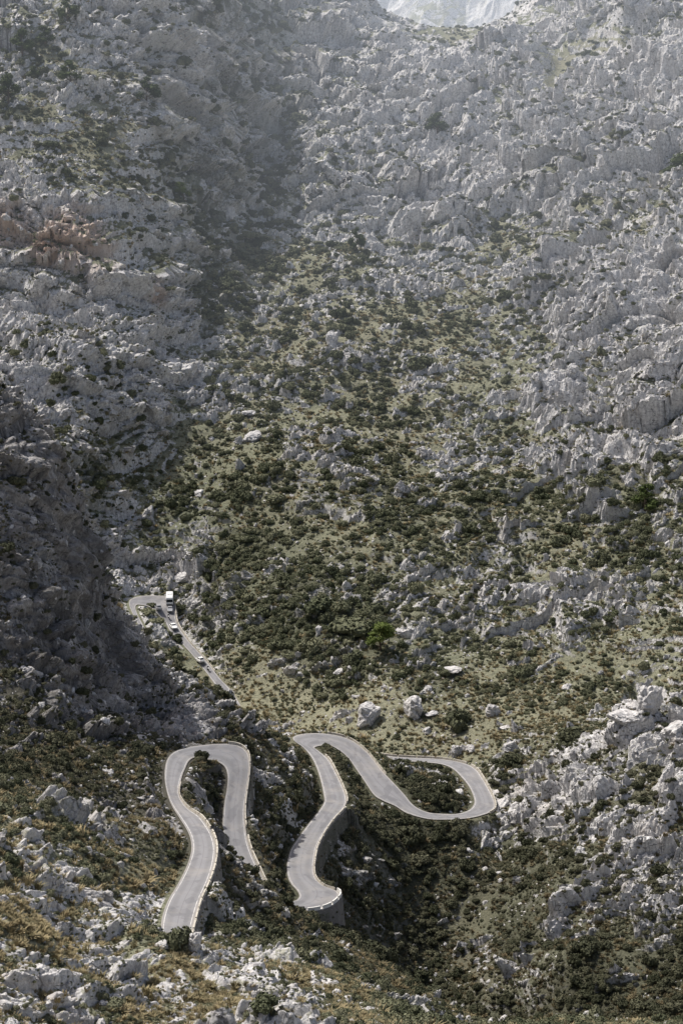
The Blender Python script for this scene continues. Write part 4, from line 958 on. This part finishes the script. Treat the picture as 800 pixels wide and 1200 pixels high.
def make_bike(label):
    root = bpy.data.objects.new('motorcycle', None); col.objects.link(root); tag(root, label, 'motorcycle')
    for y_ in (-.72, .70): disc_wheel(root, 0, y_, .32, .14)
    loft('fuel_tank', [[(-w_, y_, z_ - h_), (-w_, y_, z_ + h_ * .4), (0, y_, z_ + h_), (w_, y_, z_ + h_ * .4), (w_, y_, z_ - h_)] for y_, w_, z_, h_ in ((-.42, .09, .82, .1), (-.2, .17, .9, .14), (.1, .15, .88, .12), (.2, .08, .84, .08))], M['silver'], root, .02)
    loft('seat', [[(-w_, y_, .76), (-w_, y_, t_), (w_, y_, t_), (w_, y_, .76)] for y_, w_, t_ in ((.18, .12, .84), (.5, .15, .86), (.85, .1, .95))], M['dark'], root, .02)
    loft('engine', [[(-w_, y_, .3), (-w_, y_, .72), (w_, y_, .72), (w_, y_, .3)] for y_, w_ in ((-.3, .14), (0, .19), (.25, .14))], M['dark'], root, .03)
    def tube(name, a, b, r_, m):
        bm = bmesh.new(); a = Vector(a); b = Vector(b); d = b - a
        bmesh.ops.create_cone(bm, cap_ends=True, segments=10, radius1=r_, radius2=r_, depth=d.length, matrix=Matrix.Translation((a + b) / 2) @ d.to_track_quat('Z', 'Y').to_matrix().to_4x4()); return bm_obj(name, bm, m, root, True)
    for s_ in (-.1, .1): tube('fork', (s_, -.72, .32), (s_, -.42, 1.0), .03, M['chrome'])
    tube('handlebar', (-.36, -.36, 1.06), (.36, -.36, 1.06), .02, M['dark']); tube('exhaust', (.2, -.05, .34), (.2, .75, .42), .05, M['chrome']); tube('swingarm', (0, .1, .42), (0, .7, .33), .045, M['dark'])
    bm = bmesh.new(); bmesh.ops.create_icosphere(bm, subdivisions=2, radius=.12, matrix=Matrix.Translation((0, -.58, .92))); bm_obj('headlight', bm, M['lamp'], root, True)
    return root
def make_rider(label):
    J = {'pel': (0, .32, .95, .15), 'bel': (0, .24, 1.14, .14), 'che': (0, .12, 1.36, .17), 'nec': (0, .04, 1.53, .07), 'hea': (0, .0, 1.66, .09)}
    E = [('pel', 'bel'), ('bel', 'che'), ('che', 'nec'), ('nec', 'hea')]
    for s_, t_ in ((-1, 'l'), (1, 'r')):
        J.update({t_ + 'sh': (s_ * .18, .1, 1.44, .075), t_ + 'el': (s_ * .30, -.08, 1.2, .055), t_ + 'wr': (s_ * .29, -.3, 1.1, .04), t_ + 'ha': (s_ * .29, -.37, 1.08, .045),
                  t_ + 'hi': (s_ * .12, .28, .92, .1), t_ + 'kn': (s_ * .25, -.08, .78, .075), t_ + 'an': (s_ * .22, .12, .38, .05), t_ + 'to': (s_ * .22, -.08, .33, .045)})
        E += [('che', t_ + 'sh'), (t_ + 'sh', t_ + 'el'), (t_ + 'el', t_ + 'wr'), (t_ + 'wr', t_ + 'ha'), ('pel', t_ + 'hi'), (t_ + 'hi', t_ + 'kn'), (t_ + 'kn', t_ + 'an'), (t_ + 'an', t_ + 'to')]
    ks = list(J); me = bpy.data.meshes.new('person'); me.from_pydata([J[k][:3] for k in ks], [(ks.index(a), ks.index(b)) for a, b in E], [])
    o = link('person', me, M['jacket']); md = o.modifiers.new('skin', 'SKIN')
    for k, v in enumerate(me.skin_vertices[0].data): v.radius = (J[ks[k]][3],) * 2; v.use_root = (k == 0)
    o.modifiers.new('sub', 'SUBSURF').render_levels = 2; tag(o, label, 'person')
    bm = bmesh.new(); bmesh.ops.create_icosphere(bm, subdivisions=3, radius=.15, matrix=Matrix.Translation((0, -.01, 1.7)) @ Matrix.Diagonal((.9, 1.1, 1, 1))); h_ = bm_obj('helmet', bm, M['helmet'], o, True)
    quad('visor', [(-.1, -.155, 1.64), (.1, -.155, 1.64), (.09, -.165, 1.74), (-.09, -.165, 1.74)], M['glass'], h_)
    return o
SV = np.array([project(p_)[:2] for p_ in SC])
def on_road(objs, px, py, flip=False, turn=0., face=None):
    k = int(np.hypot(SV[:, 0] - px, SV[:, 1] - py).argmin()); z = SC[k, 2]; p_ = unproj(px, py, z / tan_a(py))
    a, b = SC[max(k - 3, 0)], SC[min(k + 3, len(SC) - 1)]; d = (b - a) if not flip else (a - b)
    for o in objs:
        o.location = Vector((p_[0], p_[1], z + .015)); o.rotation_euler = (0, 0, math.atan2(d[1], d[0]) + math.pi / 2 + turn if face is None else face)
on_road([make_bus('white coach coming round the far hairpin behind the cars')], 199, 706.5, True, face=.08)
on_road([make_car(M['silver'], 'silver car rounding the far hairpin left of the white coach')], 185.5, 713.5, False, .0)
on_road([make_car(M['silver'], 'grey car directly in front of the white coach')], 199.5, 716, True, face=.1)
on_road([make_car(M['white'], 'white car on the far straight below the motorcycle')], 203.5, 736, True)
on_road([make_car(M['white'], 'white car furthest down the far straight beside the cream parapet')], 234.5, 775, False)
on_road([make_bike('motorcycle between the grey car and the white car on the far road'), make_rider('person in dark riding clothes and white helmet on the motorcycle behind the grey car')], 197.8, 725, True)
on_road([make_bike('motorcycle at the lower end of the far straight'), make_rider('person in dark riding clothes on the motorcycle at the lower end of the far straight')], 244, 786, True)

# ------------------------------------------------------------------ haze, light, sky
def haze():
    bm = bmesh.new(); bmesh.ops.create_cube(bm, size=1)
    me = bpy.data.meshes.new('haze'); bm.to_mesh(me); bm.free()
    o = bpy.data.objects.new('haze', me); col.objects.link(o); o.scale = (6000, 3600, 560); o.location = (0, 690 + 1800, -20)
    m = bpy.data.materials.new('thin valley haze'); m.use_nodes = True; nt = m.node_tree; nt.nodes.clear()
    out = nt.nodes.new('ShaderNodeOutputMaterial'); v = nt.nodes.new('ShaderNodeVolumeAbsorption'); e = nt.nodes.new('ShaderNodeEmission'); ad = nt.nodes.new('ShaderNodeAddShader')
    v.inputs['Color'].default_value = (0, 0, 0, 1); v.inputs['Density'].default_value = HAZE
    e.inputs['Color'].default_value = (.82, .89, 1, 1); e.inputs['Strength'].default_value = HAZE * 1.5  # glow added in place of scattered sunlight; it also lifts the far shadows
    nt.links.new(v.outputs[0], ad.inputs[0]); nt.links.new(e.outputs[0], ad.inputs[1])
    nt.links.new(ad.outputs[0], out.inputs['Volume']); me.materials.append(m)
    tag(o, 'thin bluish haze filling the air over the far slopes', kind='stuff')
HAZE = .00023
haze()
SUN = Vector((-.44, .25, .86)).normalized()
w = bpy.data.worlds.new('World'); sc.world = w; w.use_nodes = True; nt = w.node_tree
sky = nt.nodes.new('ShaderNodeTexSky'); sky.sky_type = 'NISHITA'; sky.sun_disc = False
sky.sun_elevation = math.asin(SUN.z); sky.sun_rotation = math.atan2(SUN.x, SUN.y); sky.air_density = 1; sky.dust_density = 5; sky.ozone_density = .4
bg = nt.nodes['Background']; bg.inputs[1].default_value = .12; nt.links.new(sky.outputs[0], bg.inputs[0])
sl = bpy.data.lights.new('sun', 'SUN'); sl.energy = 5.0; sl.angle = math.radians(.5); sl.color = (1, .955, .89)
so = bpy.data.objects.new('sun', sl); sc.collection.objects.link(so); so.rotation_euler = SUN.to_track_quat('Z', 'Y').to_euler()
sc.view_settings.view_transform = 'Standard'; sc.view_settings.look = 'None'; sc.view_settings.exposure = 0
sc.cycles.max_bounces = 4; sc.cycles.diffuse_bounces = 2; sc.cycles.volume_bounces = 0
sc.cycles.use_denoising = True; sc.cycles.denoiser = 'OPENIMAGEDENOISE'; sc.cycles.denoising_input_passes = 'RGB_ALBEDO_NORMAL'; sc.cycles.denoising_prefilter = 'ACCURATE'
